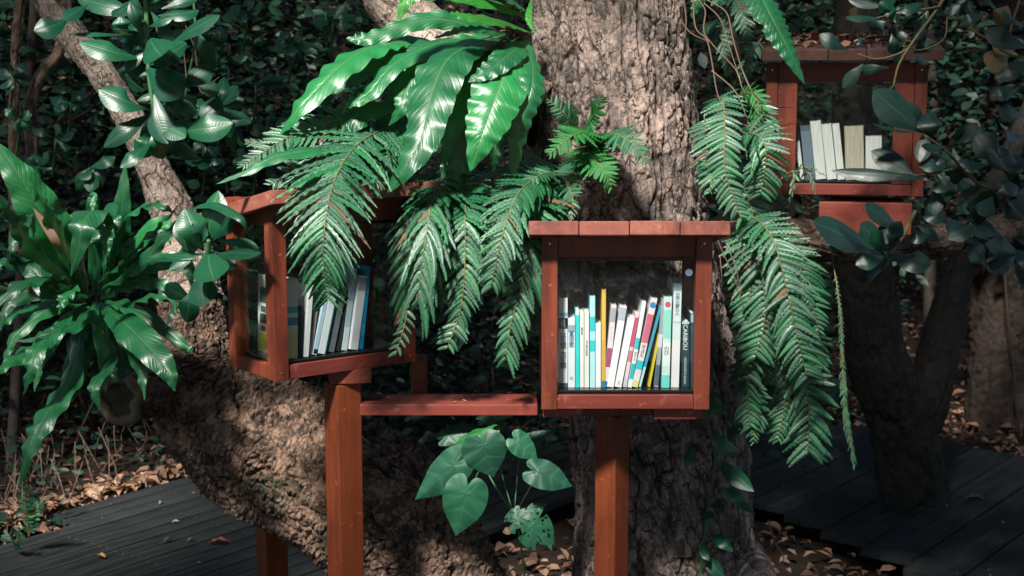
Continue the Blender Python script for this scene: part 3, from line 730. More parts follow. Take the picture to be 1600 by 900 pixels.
book(FB, 1065, 1077, 1065.5, 1077.5, 503, 603, 'dark book with white CARIBOU lettering', (0.015, 0.045, 0.055), texts=(('CARIBOU', 0.96, 0.0125, (0.75, 0.80, 0.82), 'h'), ('HOKKAIDO', 0.46, 0.0070, (0.6, 0.65, 0.68), 'h'), ('photo', 0.18, 0.0075, (0.6, 0.65, 0.68), 'h')), bands=((0.965, 0.999, (0.5, 0.55, 0.6)),))
book(FB, 1079, 1086, 1079, 1086, 490, 602, 'rightmost dark blue book in the front bookcase', (0.02, 0.05, 0.08), texts=(('. . . . . . .', 0.85, 0.006, (0.5, 0.6, 0.65), 'h'),), bands=((0.88, 0.99, (0.35, 0.42, 0.50)),))

# left bookcase, turned with one corner to the viewer
cc = W(430, 597, 2.82); rz = R(38)
ex = Vector((math.cos(rz), math.sin(rz), 0))
LB = bookcase('left red bookcase turned corner-on, under the hanging fern', cc + ex * 0.172, rz, tilt=R(12), dep=0.20)
book(LB, 448, 466, 449, 466, 437, 560, 'wide white picture book with yellow foot, leftmost in the left bookcase', (0.72, 0.68, 0.62), yb=0.035, dep=0.125,
     bands=((0.0, 0.34, (0.70, 0.58, 0.30)), (0.42, 0.52, (0.10, 0.25, 0.40)), (0.58, 0.66, (0.10, 0.42, 0.50))))
LBb = [o for o in COL.objects if o.get('category') == 'book'][-1]
# printed pictures on its cover, seen through the side glass
hwb = 0.0
xs = [v.co.x for v in LBb.children[0].data.vertices]; x0 = min(xs)
for (y0, y1, z0, z1, cl) in ((0.003, 0.122, 0.003, 0.040, (0.62, 0.52, 0.03)), (0.085, 0.115, 0.105, 0.138, (0.06, 0.13, 0.13)), (0.09, 0.112, 0.085, 0.098, (0.08, 0.09, 0.16)), (0.08, 0.115, 0.062, 0.082, (0.05, 0.12, 0.08)), (0.09, 0.11, 0.045, 0.056, (0.35, 0.04, 0.05)),
                             (0.02, 0.06, 0.10, 0.13, (0.08, 0.30, 0.40)), (0.03, 0.07, 0.05, 0.08, (0.40, 0.10, 0.06))):
    V, F = box_vf(x0 - 0.0004, x0 - 0.00003, y0, y1, z0, z1)
    part('cover_picture', mk('cover_picture', V, F, colmat(cl), smooth=False), LBb, False)
book(LB, 468, 474, 467, 473, 478, 562, 'thin black book beside the picture book', (0.02, 0.025, 0.03), yb=0.035, texts=(('. . . . .', 0.9, 0.006, (0.5, 0.5, 0.5), 'h'),))
book(LB, 475, 482, 483, 490, 446, 563, 'slim white book with a thin dark spine line, leaning slightly', (0.74, 0.74, 0.76), yb=0.035)
book(LB, 483.5, 488, 497, 503, 442, 556, 'leaning brownish pink book with a printed title', (0.34, 0.25, 0.24), yb=0.04, texts=(('. . . .', 0.6, 0.006, (0.1, 0.1, 0.1), 'h'),))
book(LB, 489, 496, 510, 516, 455, 556, 'leaning light blue book with a black foot', (0.45, 0.58, 0.70), yb=0.038, bands=((0.02, 0.09, (0.02, 0.02, 0.03)),), texts=(('. . . . . . .', 0.8, 0.006, (0.08, 0.1, 0.15), 'h'),))
book(LB, 498, 509, 522, 532, 436, 554, 'leaning white book with a deep turquoise edge', (0.72, 0.76, 0.80), yb=0.036)
book(LB, 505.5, 511, 529, 535, 436, 553, 'narrow turquoise book tight against the white one', (0.02, 0.35, 0.50), yb=0.040)
book(LB, 513, 522, 533, 543, 449, 550, 'worn dark grey book in the middle of the left bookcase', (0.13, 0.15, 0.16), yb=0.045, texts=(('. . . . . .', 0.85, 0.007, (0.35, 0.38, 0.4), 'h'),))
book(LB, 524, 532, 545, 552, 462, 548, 'black book with fine pale lettering', (0.03, 0.035, 0.04), yb=0.048, texts=(('. . . . . . . . .', 0.95, 0.006, (0.5, 0.55, 0.55), 'h'),))
book(LB, 535, 543, 551, 559, 420, 545, 'pale blue and grey book with mottled spine', (0.42, 0.52, 0.60), yb=0.045, bands=((0.0, 0.28, (0.65, 0.68, 0.72)), (0.60, 0.80, (0.30, 0.38, 0.45))))
book(LB, 546, 560, 563, 573, 432, 543, 'thick white book leaning near the right end of the left bookcase', (0.76, 0.73, 0.78), yb=0.040, bands=((0.80, 0.97, (0.35, 0.40, 0.45)),))
book(LB, 561.5, 568, 574, 580, 417, 541, 'bright blue book at the right end of the left bookcase', (0.01, 0.26, 0.52), yb=0.040, bands=((0.15, 0.30, (0.02, 0.36, 0.58)),))

# right bookcase, farther and higher
rz = R(-12)
c0 = W(1316, 305, 3.79)
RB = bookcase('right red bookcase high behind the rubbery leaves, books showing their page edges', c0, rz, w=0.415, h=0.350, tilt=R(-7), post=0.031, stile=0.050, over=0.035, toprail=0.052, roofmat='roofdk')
GR = (0.25, 0.27, 0.31)
book(RB, 1250, 1257, 1243, 1249, 220, 281, 'thin white book slumped against the left side of the right bookcase', (0.5, 0.55, 0.6), yb=0.045, reverse=True)
book(RB, 1258, 1274, 1250, 1265.5, 197, 281, 'grey blue book leaning left in the right bookcase', (0.10, 0.12, 0.16), yb=0.045, reverse=False, bands=((0.1, 0.9, (0.16, 0.19, 0.25)),))
book(RB, 1274, 1292, 1265, 1282.5, 189, 281, 'wide white book, tallest in the right bookcase', GR, yb=0.045, reverse=True)
book(RB, 1292, 1308.5, 1282.5, 1299, 194, 281, 'white book, pages outward, left of the dark gap', GR, yb=0.045, reverse=True)
book(RB, 1308.5, 1321, 1299, 1312, 193, 281, 'narrow white and black striped book leaning left', (0.03, 0.03, 0.04), yb=0.045, reverse=True)
book(RB, 1321, 1351, 1318, 1350, 197, 281, 'thick yellowed book with tan page edges', (0.12, 0.09, 0.06), yb=0.045, reverse=True, pg='papert')
book(RB, 1351.5, 1378, 1352, 1378, 213, 281, 'short broad white book at the right end of the right bookcase', GR, yb=0.045, reverse=True)

# ------------------------------------------------------------------ timber stand
def sq_post(label, px, Y, wm, rot, ztop, cat='post', mat='post', group=None, zb=-0.12):
    x = (px - 800) / FPX * Y
    t = thing('support_post', label, cat, (x, Y, zb), rot, group)
    boxo('timber', (-wm/2, wm/2, -wm/2, wm/2, 0, ztop - zb), M[mat], t, 0.003)
    return t
z_beam = W(700, 632, 2.95).z
sq_post('orange red square post carrying the left bookcase', 530, 2.97, 0.0585, R(37), W(0, 601, 2.95).z + 0.002)
sq_post('orange red square post under the front bookcase', 961, 3.02, 0.054, R(51), c0.z*0 + W(977, 640, 2.85).z - 0.048)
sq_post('short dark post in shadow behind the leaning trunk', 411, 3.95, 0.068, R(35), W(0, 700, 3.95).z, mat='post')
sq_post('short dark red stub of post behind the right side of the left bookcase', 652, 3.12, 0.034, R(10), W(0, 555, 3.12).z, mat='red', zb=W(0, 628, 3.12).z)
# cleats (boards under each case) belong to the stand
t = thing('shelf_board', 'long red board joining the left post to the front bookcase', 'board', (W(565, 641, 2.95).x, 2.95, z_beam - 0.024))
L = (912 - 563) / FPX * 2.95
boxo('plank', (-0.004, L - 0.09, 0, 0.105, 0, 0.024), M['redh'], t, 0.002)
xk, zb = W(848, 650, 2.9).x, W(977, 640, 2.85).z
t = thing('cleat', 'red cleat block under the left foot of the front bookcase', 'wooden block', (xk, 2.875, zb - 0.022), group='cleats under the front bookcase')
boxo('timber', (0, 0.082, 0, 0.07, 0, 0.0205), M['redh'], t, 0.0015)
t = thing('cleat', 'red cleat block under the right foot of the front bookcase', 'wooden block', (W(1020, 650, 2.9).x, 2.875, zb - 0.026), group='cleats under the front bookcase')
boxo('timber', (0, 0.098, 0, 0.19, 0, 0.0245), M['redh'], t, 0.0015)
t = thing('cross_bearer', 'dark red bearer across the post head under the front bookcase', 'wooden block', (W(905, 660, 2.95).x, 2.99, zb - 0.047))
boxo('timber', (0, 0.15, 0, 0.06, 0, 0.045), M['red'], t, 0.0015)
t = thing('cross_bearer', 'small red bearer between left post and left bookcase', 'wooden block', (W(515, 588, 2.93).x, 2.93, W(515, 601, 2.93).z), R(10))
boxo('timber', (0, 0.088, 0, 0.10, 0, 0.030), M['red'], t, 0.0015)
Pb = W(1272, 330, 3.86)
t = thing('support_board', 'wide pink red board under the right bookcase, half in shade', 'board', (Pb.x, 3.80, W(0, 360, 3.86).z), R(-14))
boxo('board', (0.0, 0.24, 0, 0.05, 0, 0.083), M['redh'], t, 0.002)
boxo('bracket', (0.03, 0.22, 0.055, 0.16, 0.04, 0.086), M['red'], t, 0.002)
boxo('screw', (0.020, 0.024, -0.001, 0.001, 0.055, 0.059), M['metal'], t, 0)

# ------------------------------------------------------------------ leaves
def prof(kind, t):
    if kind == 'nest':  return min(1.0, (t*2.6 + 0.16))**0.8 * (max(0.0, 1 - t**2.8))**0.85
    if kind == 'nestp': return min(1.0, (t*3.0 + 0.14))**0.8 * max(0.0, 1 - t**2.4)**0.9
    if kind == 'obov':  return (0.07 + 0.93*math.sin(math.pi * t**1.45)**0.85) if t < 0.995 else 0.03
    if kind == 'ell':   return (0.05 + 0.95*math.sin(math.pi * t**1.05)**0.75) if t < 0.995 else 0.02
    if kind == 'lance': return (0.04 + 0.96*math.sin(math.pi * t**0.85)**0.9) if t < 0.995 else 0.01
    return 1
def leaf_mesh(name, pts, width, kind, mat, hint=(0, -1, 0.45), cup=0.12, wave=0.0, nw=8, lobe=0.0, nu=8, nv=24, roll=0.0, seed=None, curl=0.0):
    rs = random.Random(seed if seed is not None else rnd.random())
    C = catmull(pts, nv); n = nv + 1
    hint = Vector(hint).normalized()
    V, UV = [], []
    p0, p1, p2, p3 = [rs.uniform(0, 6.28) for _ in range(4)]
    mods = [rs.uniform(.35, 1.3) for _ in range(9)]; notch = [(rs.random(), rs.choice((-1, 1)), rs.uniform(.15, .5)) for _ in range(rs.choice((0, 1, 2, 3)))] if kind.startswith('nest') else []
    Ltot = sum((C[i+1] - C[i]).length for i in range(nv))
    for i, c in enumerate(C):
        t = i / nv
        T = (C[min(i+1, nv)] - C[max(i-1, 0)]).normalized()
        S = T.cross(hint); S.normalize(); Nn = S.cross(T)
        if roll or curl:
            q = Matrix.Rotation(roll + curl * (t - 0.5), 3, T); S = q @ S; Nn = q @ Nn
        hw = width / 2 * prof(kind, t)
        for k in range(nu + 1):
            u = k / nu * 2 - 1; au = abs(u); side = 1 if u > 0 else -1
            ph = nw * 6.283 * t + (p0 if side > 0 else p1) + 0.8*math.sin(5*t + p2)
            scal = 1 + lobe * (abs(math.sin(ph * 0.5)) - 0.6) * au
            if au > .6:
                for (nt_, ns_, nd_) in notch:
                    if ns_ == side and abs(t - nt_) < 0.018: scal *= 1 - nd_*(au - .6)*2.0
            x = u * hw * scal
            z = -cup * hw * (au**1.6) * 2 + wave * interp(mods, t) * math.sin(ph - au*1.0) * au**1.3 * min(1, hw / (width*0.3)) + (0.06*hw*(1 - min(1, au*5)) * -1)
            z += 0.15 * wave * math.sin(ph*2.3 + p3) * au
            V.append(c + S * x + Nn * z); UV.append((k / nu, t))
    F = []
    m = nu + 1
    for i in range(nv):
        for k in range(nu):
            F.append((i*m + k, i*m + k + 1, (i+1)*m + k + 1, (i+1)*m + k))
    return mk(name, V, F, mat, uvs=UV)

def plant_leaves(root, lst, name, kind, mat, Y0, cupd=0.12, **kw):
    for e in lst:
        pts, wpx = e[0], e[1]; o = dict(kw); o.update(e[2] if len(e) > 2 else {})
        k2 = o.pop('kind', kind); mt = o.pop('mat', mat); nm = o.pop('name', name); dy = o.pop('Y', Y0); lab = o.pop('label', None)
        P = [W(p[0], p[1], p[2] if len(p) > 2 else dy) for p in pts]
        Ym = sum(p.y for p in P) / len(P)
        if 'wave' in o: o['wave'] = o['wave'] * sc(Ym)
        me = leaf_mesh(nm, P, wpx * sc(Ym), k2, M[mt], cup=o.pop('cup', cupd), **o)
        ob = part(nm, me, root)
        if lab: ob['label'] = lab
def arcs(b, t, bulge=0.0, dY=0.0):
    """two ends -> three points with a middle pushed sideways (px) """
    mx, my = (b[0]+t[0])/2, (b[1]+t[1])/2
    dx, dy = t[0]-b[0], t[1]-b[1]; L = math.hypot(dx, dy) or 1
    Yb, Yt = b[2] if len(b) > 2 else 3.0, t[2] if len(t) > 2 else 3.0
    return [(b[0], b[1], Yb), (mx - dy/L*bulge, my + dx/L*bulge, (Yb+Yt)/2 - dY), (t[0], t[1], Yt)]

# nest fern at left
BN = thing('birds_nest_fern', 'large bird\'s nest fern with long wavy leaves on the leaning trunk at far left', 'fern', W(140, 500, 3.45))
L1 = [
 ([(135,450,3.4),(85,370,3.25),(40,290,3.2),(-15,215,3.2)], 80, dict(hint=(0.5,-1,0.2))),
 ([(120,430,3.35),(95,370,3.2),(72,325,3.12),(44,274,3.1)], 42, dict(hint=(0.9,-0.6,0.4), curl=0.8)),
 ([(178,440,3.4),(184,380,3.3),(190,320,3.25),(196,255,3.25)], 40, dict(wave=2)),
 ([(150,430,3.3),(160,345,3.15),(146,328,3.05),(128,350,2.98),(122,385,2.98),(110,434,3.0)], 58, dict(hint=(0,-1,0.6))),
 ([(172,440,3.35),(172,370,3.2),(167,318,3.15)], 26, dict()),
 ([(172,370,3.12),(168,360,3.05),(167,380,3.02),(165,412,3.02)], 24, dict()),
 ([(165,440,3.3),(190,350,3.15),(225,322,3.1),(252,322,3.05),(280,338,3.05)], 26, dict(hint=(0,-0.6,1))),
 ([(165,470,3.3),(200,473,3.15),(238,462,3.05),(274,470,3.0)], 27, dict(hint=(0,-0.7,1))),
 ([(160,480,3.3),(195,505,3.1),(235,545,3.0),(262,580,2.96),(274,612,2.96)], 54, dict(hint=(0.1,-1,0.7))),
 ([(120,480,3.3),(85,510,3.1),(58,545,3.0),(46,580,2.97),(36,618,3.0)], 42, dict(hint=(-0.2,-1,0.5))),
 ([(110,450,3.3),(70,432,3.15),(25,448,3.05),(-30,500,3.0)], 46, dict(hint=(-0.2,-0.8,0.9))),
 ([(120,450,3.2),(108,455,3.05),(98,470,3.0),(91,492,3.0)], 28, dict()),
 ([(170,540,3.3),(168,570,3.15),(146,602,3.05),(156,644,3.05)], 34, dict(hint=(-0.3,-1,0.5), wave=2)),
 ([(125,520,3.3),(108,590,3.12),(70,650,3.0),(45,700,2.96),(30,764,2.98)], 54, dict(hint=(-0.4,-1,0.5), wave=4, nw=7)),
 ([(110,440,3.3),(50,385,3.1),(20,340,3.0),(-15,290,2.95)], 36, dict(hint=(0.6,-0.8,0.4), mat='nest')),
 ([(80,430,3.35),(20,395,3.2),(-20,370,3.1)], 40, dict(hint=(0,-0.6,1))),
 ([(100,520,3.3),(40,550,3.1),(-20,590,3.0)], 40, dict(hint=(0,-0.7,0.9))),
 ([(155,440,3.3),(200,400,3.2),(250,350,3.15),(282,318,3.12)], 24, dict(hint=(0,-0.5,1))),
 ([(160,450,3.3),(215,415,3.15),(265,362,3.1),(300,330,3.08)], 22, dict(hint=(0.3,-1,0.6))),
 ([(160,440,3.4),(175,405,3.3),(158,370,3.2),(128,345,3.3)], 60, dict(hint=(0,-1,0.3))),
 ([(150,480,3.4),(125,540,3.3),(118,590,3.28),(112,630,3.3)], 46, dict(hint=(0,-1,0.1))),
 ([(160,480,3.4),(190,560,3.35),(175,600,3.3)], 50, dict(hint=(0,-1,0.1))),
 ([(110,440,3.4),(100,380,3.3),(120,330,3.3)], 60, dict(hint=(0.3,-1,0))),
 ([(100,460,3.4),(50,480,3.3),(0,500,3.25),(-50,540,3.2)], 40, dict(hint=(0,-0.3,1))),
 ([(140,460,3.35),(90,455,3.2),(50,420,3.2),(15,395,3.25)], 48, dict(hint=(0,-0.7,0.9))),
 ([(150,470,3.35),(130,500,3.15),(80,520,3.05),(20,535,3.05)], 36, dict(hint=(0,-0.5,1))),
]
L1 = [(e[0], e[1]*1.02, *e[2:]) for e in L1]
rf = random.Random(11)
for k in range(16):
    an = R(200 + 360*k/16 + rf.uniform(-8, 8)); L_ = rf.uniform(110, 190); up = -math.sin(an)
    cx_, cy_ = 145, 468; ex_, ey_ = cx_ + math.cos(an)*L_, cy_ + math.sin(an)*L_*0.95
    if ex_ > 290: ex_ = 285
    sag = rf.uniform(10, 60)
    L1.append(([(cx_ + math.cos(an)*12, cy_ + math.sin(an)*12, 3.38), ((cx_+ex_)/2, (cy_+ey_)/2 - 22, 3.28), (ex_, ey_ - 8, 3.22), (ex_ + math.cos(an)*18, ey_ + sag*.8, 3.20)], rf.uniform(26, 38), dict(hint=(rf.uniform(-.5, .5), -1, rf.uniform(.2, 1.1)))))
plant_leaves(BN, L1, 'leaf', 'nestp', 'nest', 3.1, wave=5, nw=5, lobe=0.10, nu=12, nv=44)
for (a_, b_, cc_) in (((52, 325), (84, 372), (95, 400)),):
    me = leaf_mesh('old_leaf', [W(a_[0], a_[1], 3.18), W(b_[0], b_[1], 3.12), W(cc_[0], cc_[1], 3.16)], 14*sc(3.1), 'lance', M['withered'], nv=10, nu=4)
    part('withered_leaf', me, BN)

# nest fern on the limb, top centre
BT = thing('birds_nest_fern', 'bird\'s nest fern with broad crinkled glossy leaves hanging left from the main trunk, top centre', 'fern', W(815, 70, 3.25))
L2 = [
 ([(740,90,3.25),(640,62,3.2),(598,68,3.12),(570,76,3.05),(533,100,2.98),(498,135,2.94),(462,175,2.92),(436,212,2.94)], 66, dict(hint=(-0.5,-1,0.9), wave=4, nw=9, mat='nest', lobe=.12)),
 ([(800,62,3.28),(745,60,3.2),(680,68,3.1),(615,100,3.02),(575,145,2.98),(545,160,2.98),(532,182,3.0)], 42, dict(hint=(-0.4,-0.8,1), wave=3, nw=11, lobe=0.22)),
 ([(800,66,3.25),(745,66,3.12),(702,88,3.0),(680,127,2.93),(667,173,2.88),(655,220,2.85),(632,262,2.84),(603,303,2.86)], 74, dict(hint=(-0.25,-1,0.6), wave=4.5, nw=9, lobe=0.14)),
 ([(822,62,3.2),(800,90,3.05),(780,138,2.96),(764,182,2.92),(750,220,2.90),(734,268,2.91)], 76, dict(hint=(0.15,-1,0.6), wave=4.5, nw=8, lobe=0.14)),
 ([(790,80,3.2),(745,105,3.08),(722,165,3.02),(702,210,3.0),(694,262,3.02)], 40, dict(hint=(0.2,-1,0.4), wave=2.5, nw=8, lobe=0.16)),
 ([(822,66,3.22),(800,80,3.05),(765,108,2.98),(731,128,2.96)], 40, dict(hint=(0,-1,0.8), wave=2.5, nw=7, lobe=0.2)),
 ([(790,80,3.25),(700,85,3.15),(655,108,3.06),(634,140,3.02),(626,168,3.0),(607,197,3.02)], 38, dict(hint=(0,-1,0.5), wave=2.5, nw=9, lobe=0.2)),
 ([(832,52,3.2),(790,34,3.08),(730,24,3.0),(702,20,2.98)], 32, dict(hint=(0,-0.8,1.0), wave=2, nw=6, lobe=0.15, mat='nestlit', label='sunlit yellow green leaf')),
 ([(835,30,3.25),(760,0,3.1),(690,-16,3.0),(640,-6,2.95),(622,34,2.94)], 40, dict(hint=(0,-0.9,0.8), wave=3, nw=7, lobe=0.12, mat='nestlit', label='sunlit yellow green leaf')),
 ([(815,62,3.25),(770,46,3.12),(720,46,3.06),(676,60,3.06)], 22, dict(hint=(0,-0.8,1), wave=2, nw=9, lobe=0.3)),
 ([(700,205,3.1),(560,232,2.95),(490,234,2.86),(430,245,2.82),(388,266,2.80),(336,288,2.80)], 28, dict(hint=(0,-0.7,1), wave=2, nw=6)),
 ([(828,70,3.15),(832,130,3.0),(812,200,2.98),(800,290,3.0)], 38, dict(hint=(0.3,-1,0.3), wave=2.5, nw=10, lobe=0.25)),
 ([(825,20,3.25),(790,-10,3.12),(740,-40,3.05)], 34, dict(hint=(0,-0.8,0.6), wave=2)),
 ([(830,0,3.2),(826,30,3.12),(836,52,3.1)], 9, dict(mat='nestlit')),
 ([(640,150,3.05),(560,180,3.0),(520,200,2.98),(470,240,2.96)], 40, dict(hint=(0,-1,0.6), wave=3, nw=7)),
 ([(760,120,3.1),(720,200,3.08),(715,260,3.08),(700,320,3.08)], 50, dict(hint=(0,-1,0.2), wave=3, nw=7, lobe=.2)),
 ([(700,120,3.12),(640,190,3.1),(620,250,3.08)], 50, dict(hint=(0,-1,0.2), wave=3, nw=7, lobe=.2)),
]
M['nestlit'] = leaf_mat('sunlit_nest_fern_leaf', (0.03, 0.22, 0.03), (0.22, 0.18, 0.07), rough=0.35, ribs=22, rib_amt=0.1, trans=0.3)  # lighter copy of the nest leaf, sunlight put into its colour
L2 = [(e[0], e[1]*1.14, *e[2:]) for e in L2]
for (ex_, ey_, wd_, yy_) in ((480,150,34,3.08),(520,175,30,3.12),(560,215,34,3.12),(585,255,34,3.1),(650,270,30,3.12),(690,280,34,3.12),(770,270,30,3.12),(780,230,34,3.1),(540,60,30,3.14),(600,150,34,3.1),(720,240,30,3.14),(665,330,24,3.14)):
    L2.append(([(808, 66, 3.26), ((808+ex_)/2 + 10, (66+ey_)/2 - 34, yy_ + .06), (ex_*.85 + 808*.15, ey_*.8 + 10, yy_), (ex_, ey_, yy_)], wd_*1.15, dict(hint=(rnd.uniform(-.5, .4), -1, rnd.uniform(.2, .9)), wave=3, nw=9, lobe=0.15)))
plant_leaves(BT, L2, 'leaf', 'nest', 'nest', 3.0, wave=4, nw=8, lobe=0.12, nu=14, nv=60)
V, F = [], []
for k in range(50):
    a0 = rnd.uniform(0, 6.28); p = W(822 + rnd.uniform(-12, 6), 62 + rnd.uniform(-14, 14), 3.22)
    q = p + Vector((rnd.uniform(-.09, -.01), rnd.uniform(-.08, 0), rnd.uniform(-.04, .03)))
    tube_vf([p, (p+q)/2 + Vector((0, 0, .01)), q], [0.002, 0.0015, 0.0008], 4, V, F)
part('root_mass', mk('root_mass', V, F, M['twig']), BT)

# single pleated leaf in front of the right bookcase
BR = thing('birds_nest_fern', 'young nest fern whose one pleated leaf hangs over the corner of the right bookcase', 'fern', W(1180, -30, 3.5))
plant_leaves(BR, [([(1165,-60,3.45),(1190,-5,3.38),(1213,40,3.34),(1235,82,3.33),(1258,132,3.34)], 62, dict(hint=(0.5,-1,0.5), wave=3.5, nw=13, lobe=0.05)),
                  ([(1165,-60,3.5),(1140,-20,3.5),(1110,10,3.5)], 40, dict(hint=(0,-1,0.3), wave=3)),
                  ([(1120,-60,3.6),(1095,-10,3.55),(1080,30,3.55)], 30, dict(hint=(0,-1,0.3), wave=3))], 'leaf', 'nestp', 'nest', 3.4, nu=14, nv=52, lobe=.08)

# glossy shrub upper left
def shrub(label, stem_pts, stem_r, lst, Y0, mat, kind='obov', cup=0.10, group=None, nm='shrub', stemmat='gstem', cat='shrub', more=(), fill=0, fr=70, fw=26, fdy=0.15):
    rf = random.Random(len(lst)*31 + fill); lst = list(lst)
    for k in range(fill):
        path = [stem_pts] + [m_[0] for m_ in more]; pp = rf.choice(path) if more and rf.random() < .45 else stem_pts
        i = rf.randrange(len(pp) - 1); f = rf.random()
        bx, by = pp[i][0]*(1-f) + pp[i+1][0]*f, pp[i][1]*(1-f) + pp[i+1][1]*f
        an = rf.uniform(0, 6.28); L_ = fr*rf.uniform(.55, 1.15)
        ox, oy = bx + math.cos(an)*14, by + math.sin(an)*14
        lst.append(((ox, oy), (ox + math.cos(an)*L_, oy + abs(math.sin(an))*L_*.8*(1 if rf.random() < .7 else -1)), fw*rf.uniform(.6, 1.1), dict(Y=Y0 + rf.uniform(.03, fdy), hint=(rf.uniform(-.6, .6), -1, rf.uniform(-.2, 1.2)))))
    P = [W(p[0], p[1], p[2] if len(p) > 2 else Y0) for p in stem_pts]
    t = thing(nm, label, cat, P[0], group=group)
    V, F = tube_vf(catmull(P, 5*len(P)), [r*sc(Y0) for r in stem_r], 8)
    for (q, r) in more:
        tube_vf(catmull([W(p[0], p[1], p[2] if len(p) > 2 else Y0) for p in q], 4*len(q)), [x*sc(Y0) for x in r], 6, V, F)
    part('stem', mk('stem', V, F, M[stemmat]), t)
    for e in lst:
        b, tp, wd = e[0], e[1], e[2]; o = dict(e[3]) if len(e) > 3 else {}
        dY = o.pop('dY', rnd.uniform(-0.08, 0.04)); bl = o.pop('bulge', rnd.uniform(-3, 3)); lift = o.pop('lift', rnd.uniform(0.0, 0.03))
        Yb = o.pop('Y', Y0)
        pts = arcs((b[0], b[1], Yb), (tp[0], tp[1], Yb + dY), bl, lift)
        P = [W(*p) for p in pts]
        hint = o.pop('hint', (rnd.uniform(-.35, .35), -1, rnd.uniform(0.25, 0.9)))
        me = leaf_mesh('leaf', P, wd*sc(Yb)*(1.3 if wd > 12 else 1.1), o.pop('kind', kind), M[o.pop('mat', mat)], hint=hint, cup=o.pop('cup', cup), nu=8, nv=18, wave=0.4*sc(Yb), nw=2, **o)
        part('leaf', me, t)
    return t
U = [((222,25),(120,-3),26),((137,8),(99,31),19),((107,30),(53,48),28),((205,54),(106,52),15,dict(hint=(0,-.4,1))),((222,92),(124,66),30),((196,56),(188,26),22),
     ((232,58),(252,88),40,dict(dY=-.15,hint=(0,-1,.3))),((262,72),(344,24),22),((247,24),(311,16),24),((252,14),(312,-6),16),((232,42),(270,28),14),((235,102),(292,68),22),
     ((228,106),(286,150),42,dict(hint=(-.1,-1,.4))),((284,138),(332,103),27),((216,120),(124,134),7,dict(hint=(0,-.1,1))),((238,172),(154,140),35),((238,176),(162,230),23),((240,148),(262,225),33,dict(hint=(0,-1,.2))),
     ((272,206),(364,192),34),((240,200),(256,248),30),((230,116),(186,104),30),((238,222),(188,262),20),((226,60),(204,2),17),((230,0),(205,-40),20),((232,10),(262,-40),20),
     ((232,20),(250,-10),24),((226,140),(196,120),26),((238,190),(290,215),26),((234,80),(270,100),26),((228,30),(200,36),20)]
shrub('glossy broad-leaved shrub branch, upper left, before the pale leaning limb', [(226,-60,3.0),(228,0),(230,60),(233,120),(240,175),(240,225)], (4,4,3.5,3.5,3,2.5), U, 3.0, 'gloss', fill=26, more=([[(300,200,3.2),(290,150,3.1),(305,60,3.1),(300,-30,3.1)],(2,2,2,2)],))
Mm = [((323,384),(341,298),36,dict(hint=(-.4,-1,.4))),((318,392),(288,326),38,dict(hint=(.3,-1,.3))),((292,394),(276,346),20),((322,396),(250,397),17,dict(hint=(0,-.5,1))),((318,406),(218,402),12,dict(hint=(0,-.2,1))),
      ((325,388),(334,438),44,dict(dY=-.12,hint=(0,-1,.5))),((328,397),(408,396),26,dict(hint=(0,-.6,1))),((316,420),(318,478),36,dict(hint=(0,-1,.25),dY=-.08)),((300,452),(290,504),28,dict(hint=(0,-1,.2))),((272,476),(258,512),11),
      ((322,380),(300,350),22),((326,400),(352,430),18)]
t = shrub('glossy rosette of long leaves touching the left bookcase', [(308,470,2.9),(318,430,2.86),(325,395,2.82),(326,375,2.8)], (4,4,5,3), Mm, 2.84, 'gloss', fill=6, fr=60)
plant_leaves(t, [([(276,352,2.95),(300,326,2.85),(328,318,2.8),(358,330,2.76),(380,345,2.74),(391,374,2.76)], 20, dict(hint=(0,-.6,1)))], 'leaf', 'lance', 'gloss', 2.8, nu=8, nv=30, wave=1, nw=3)
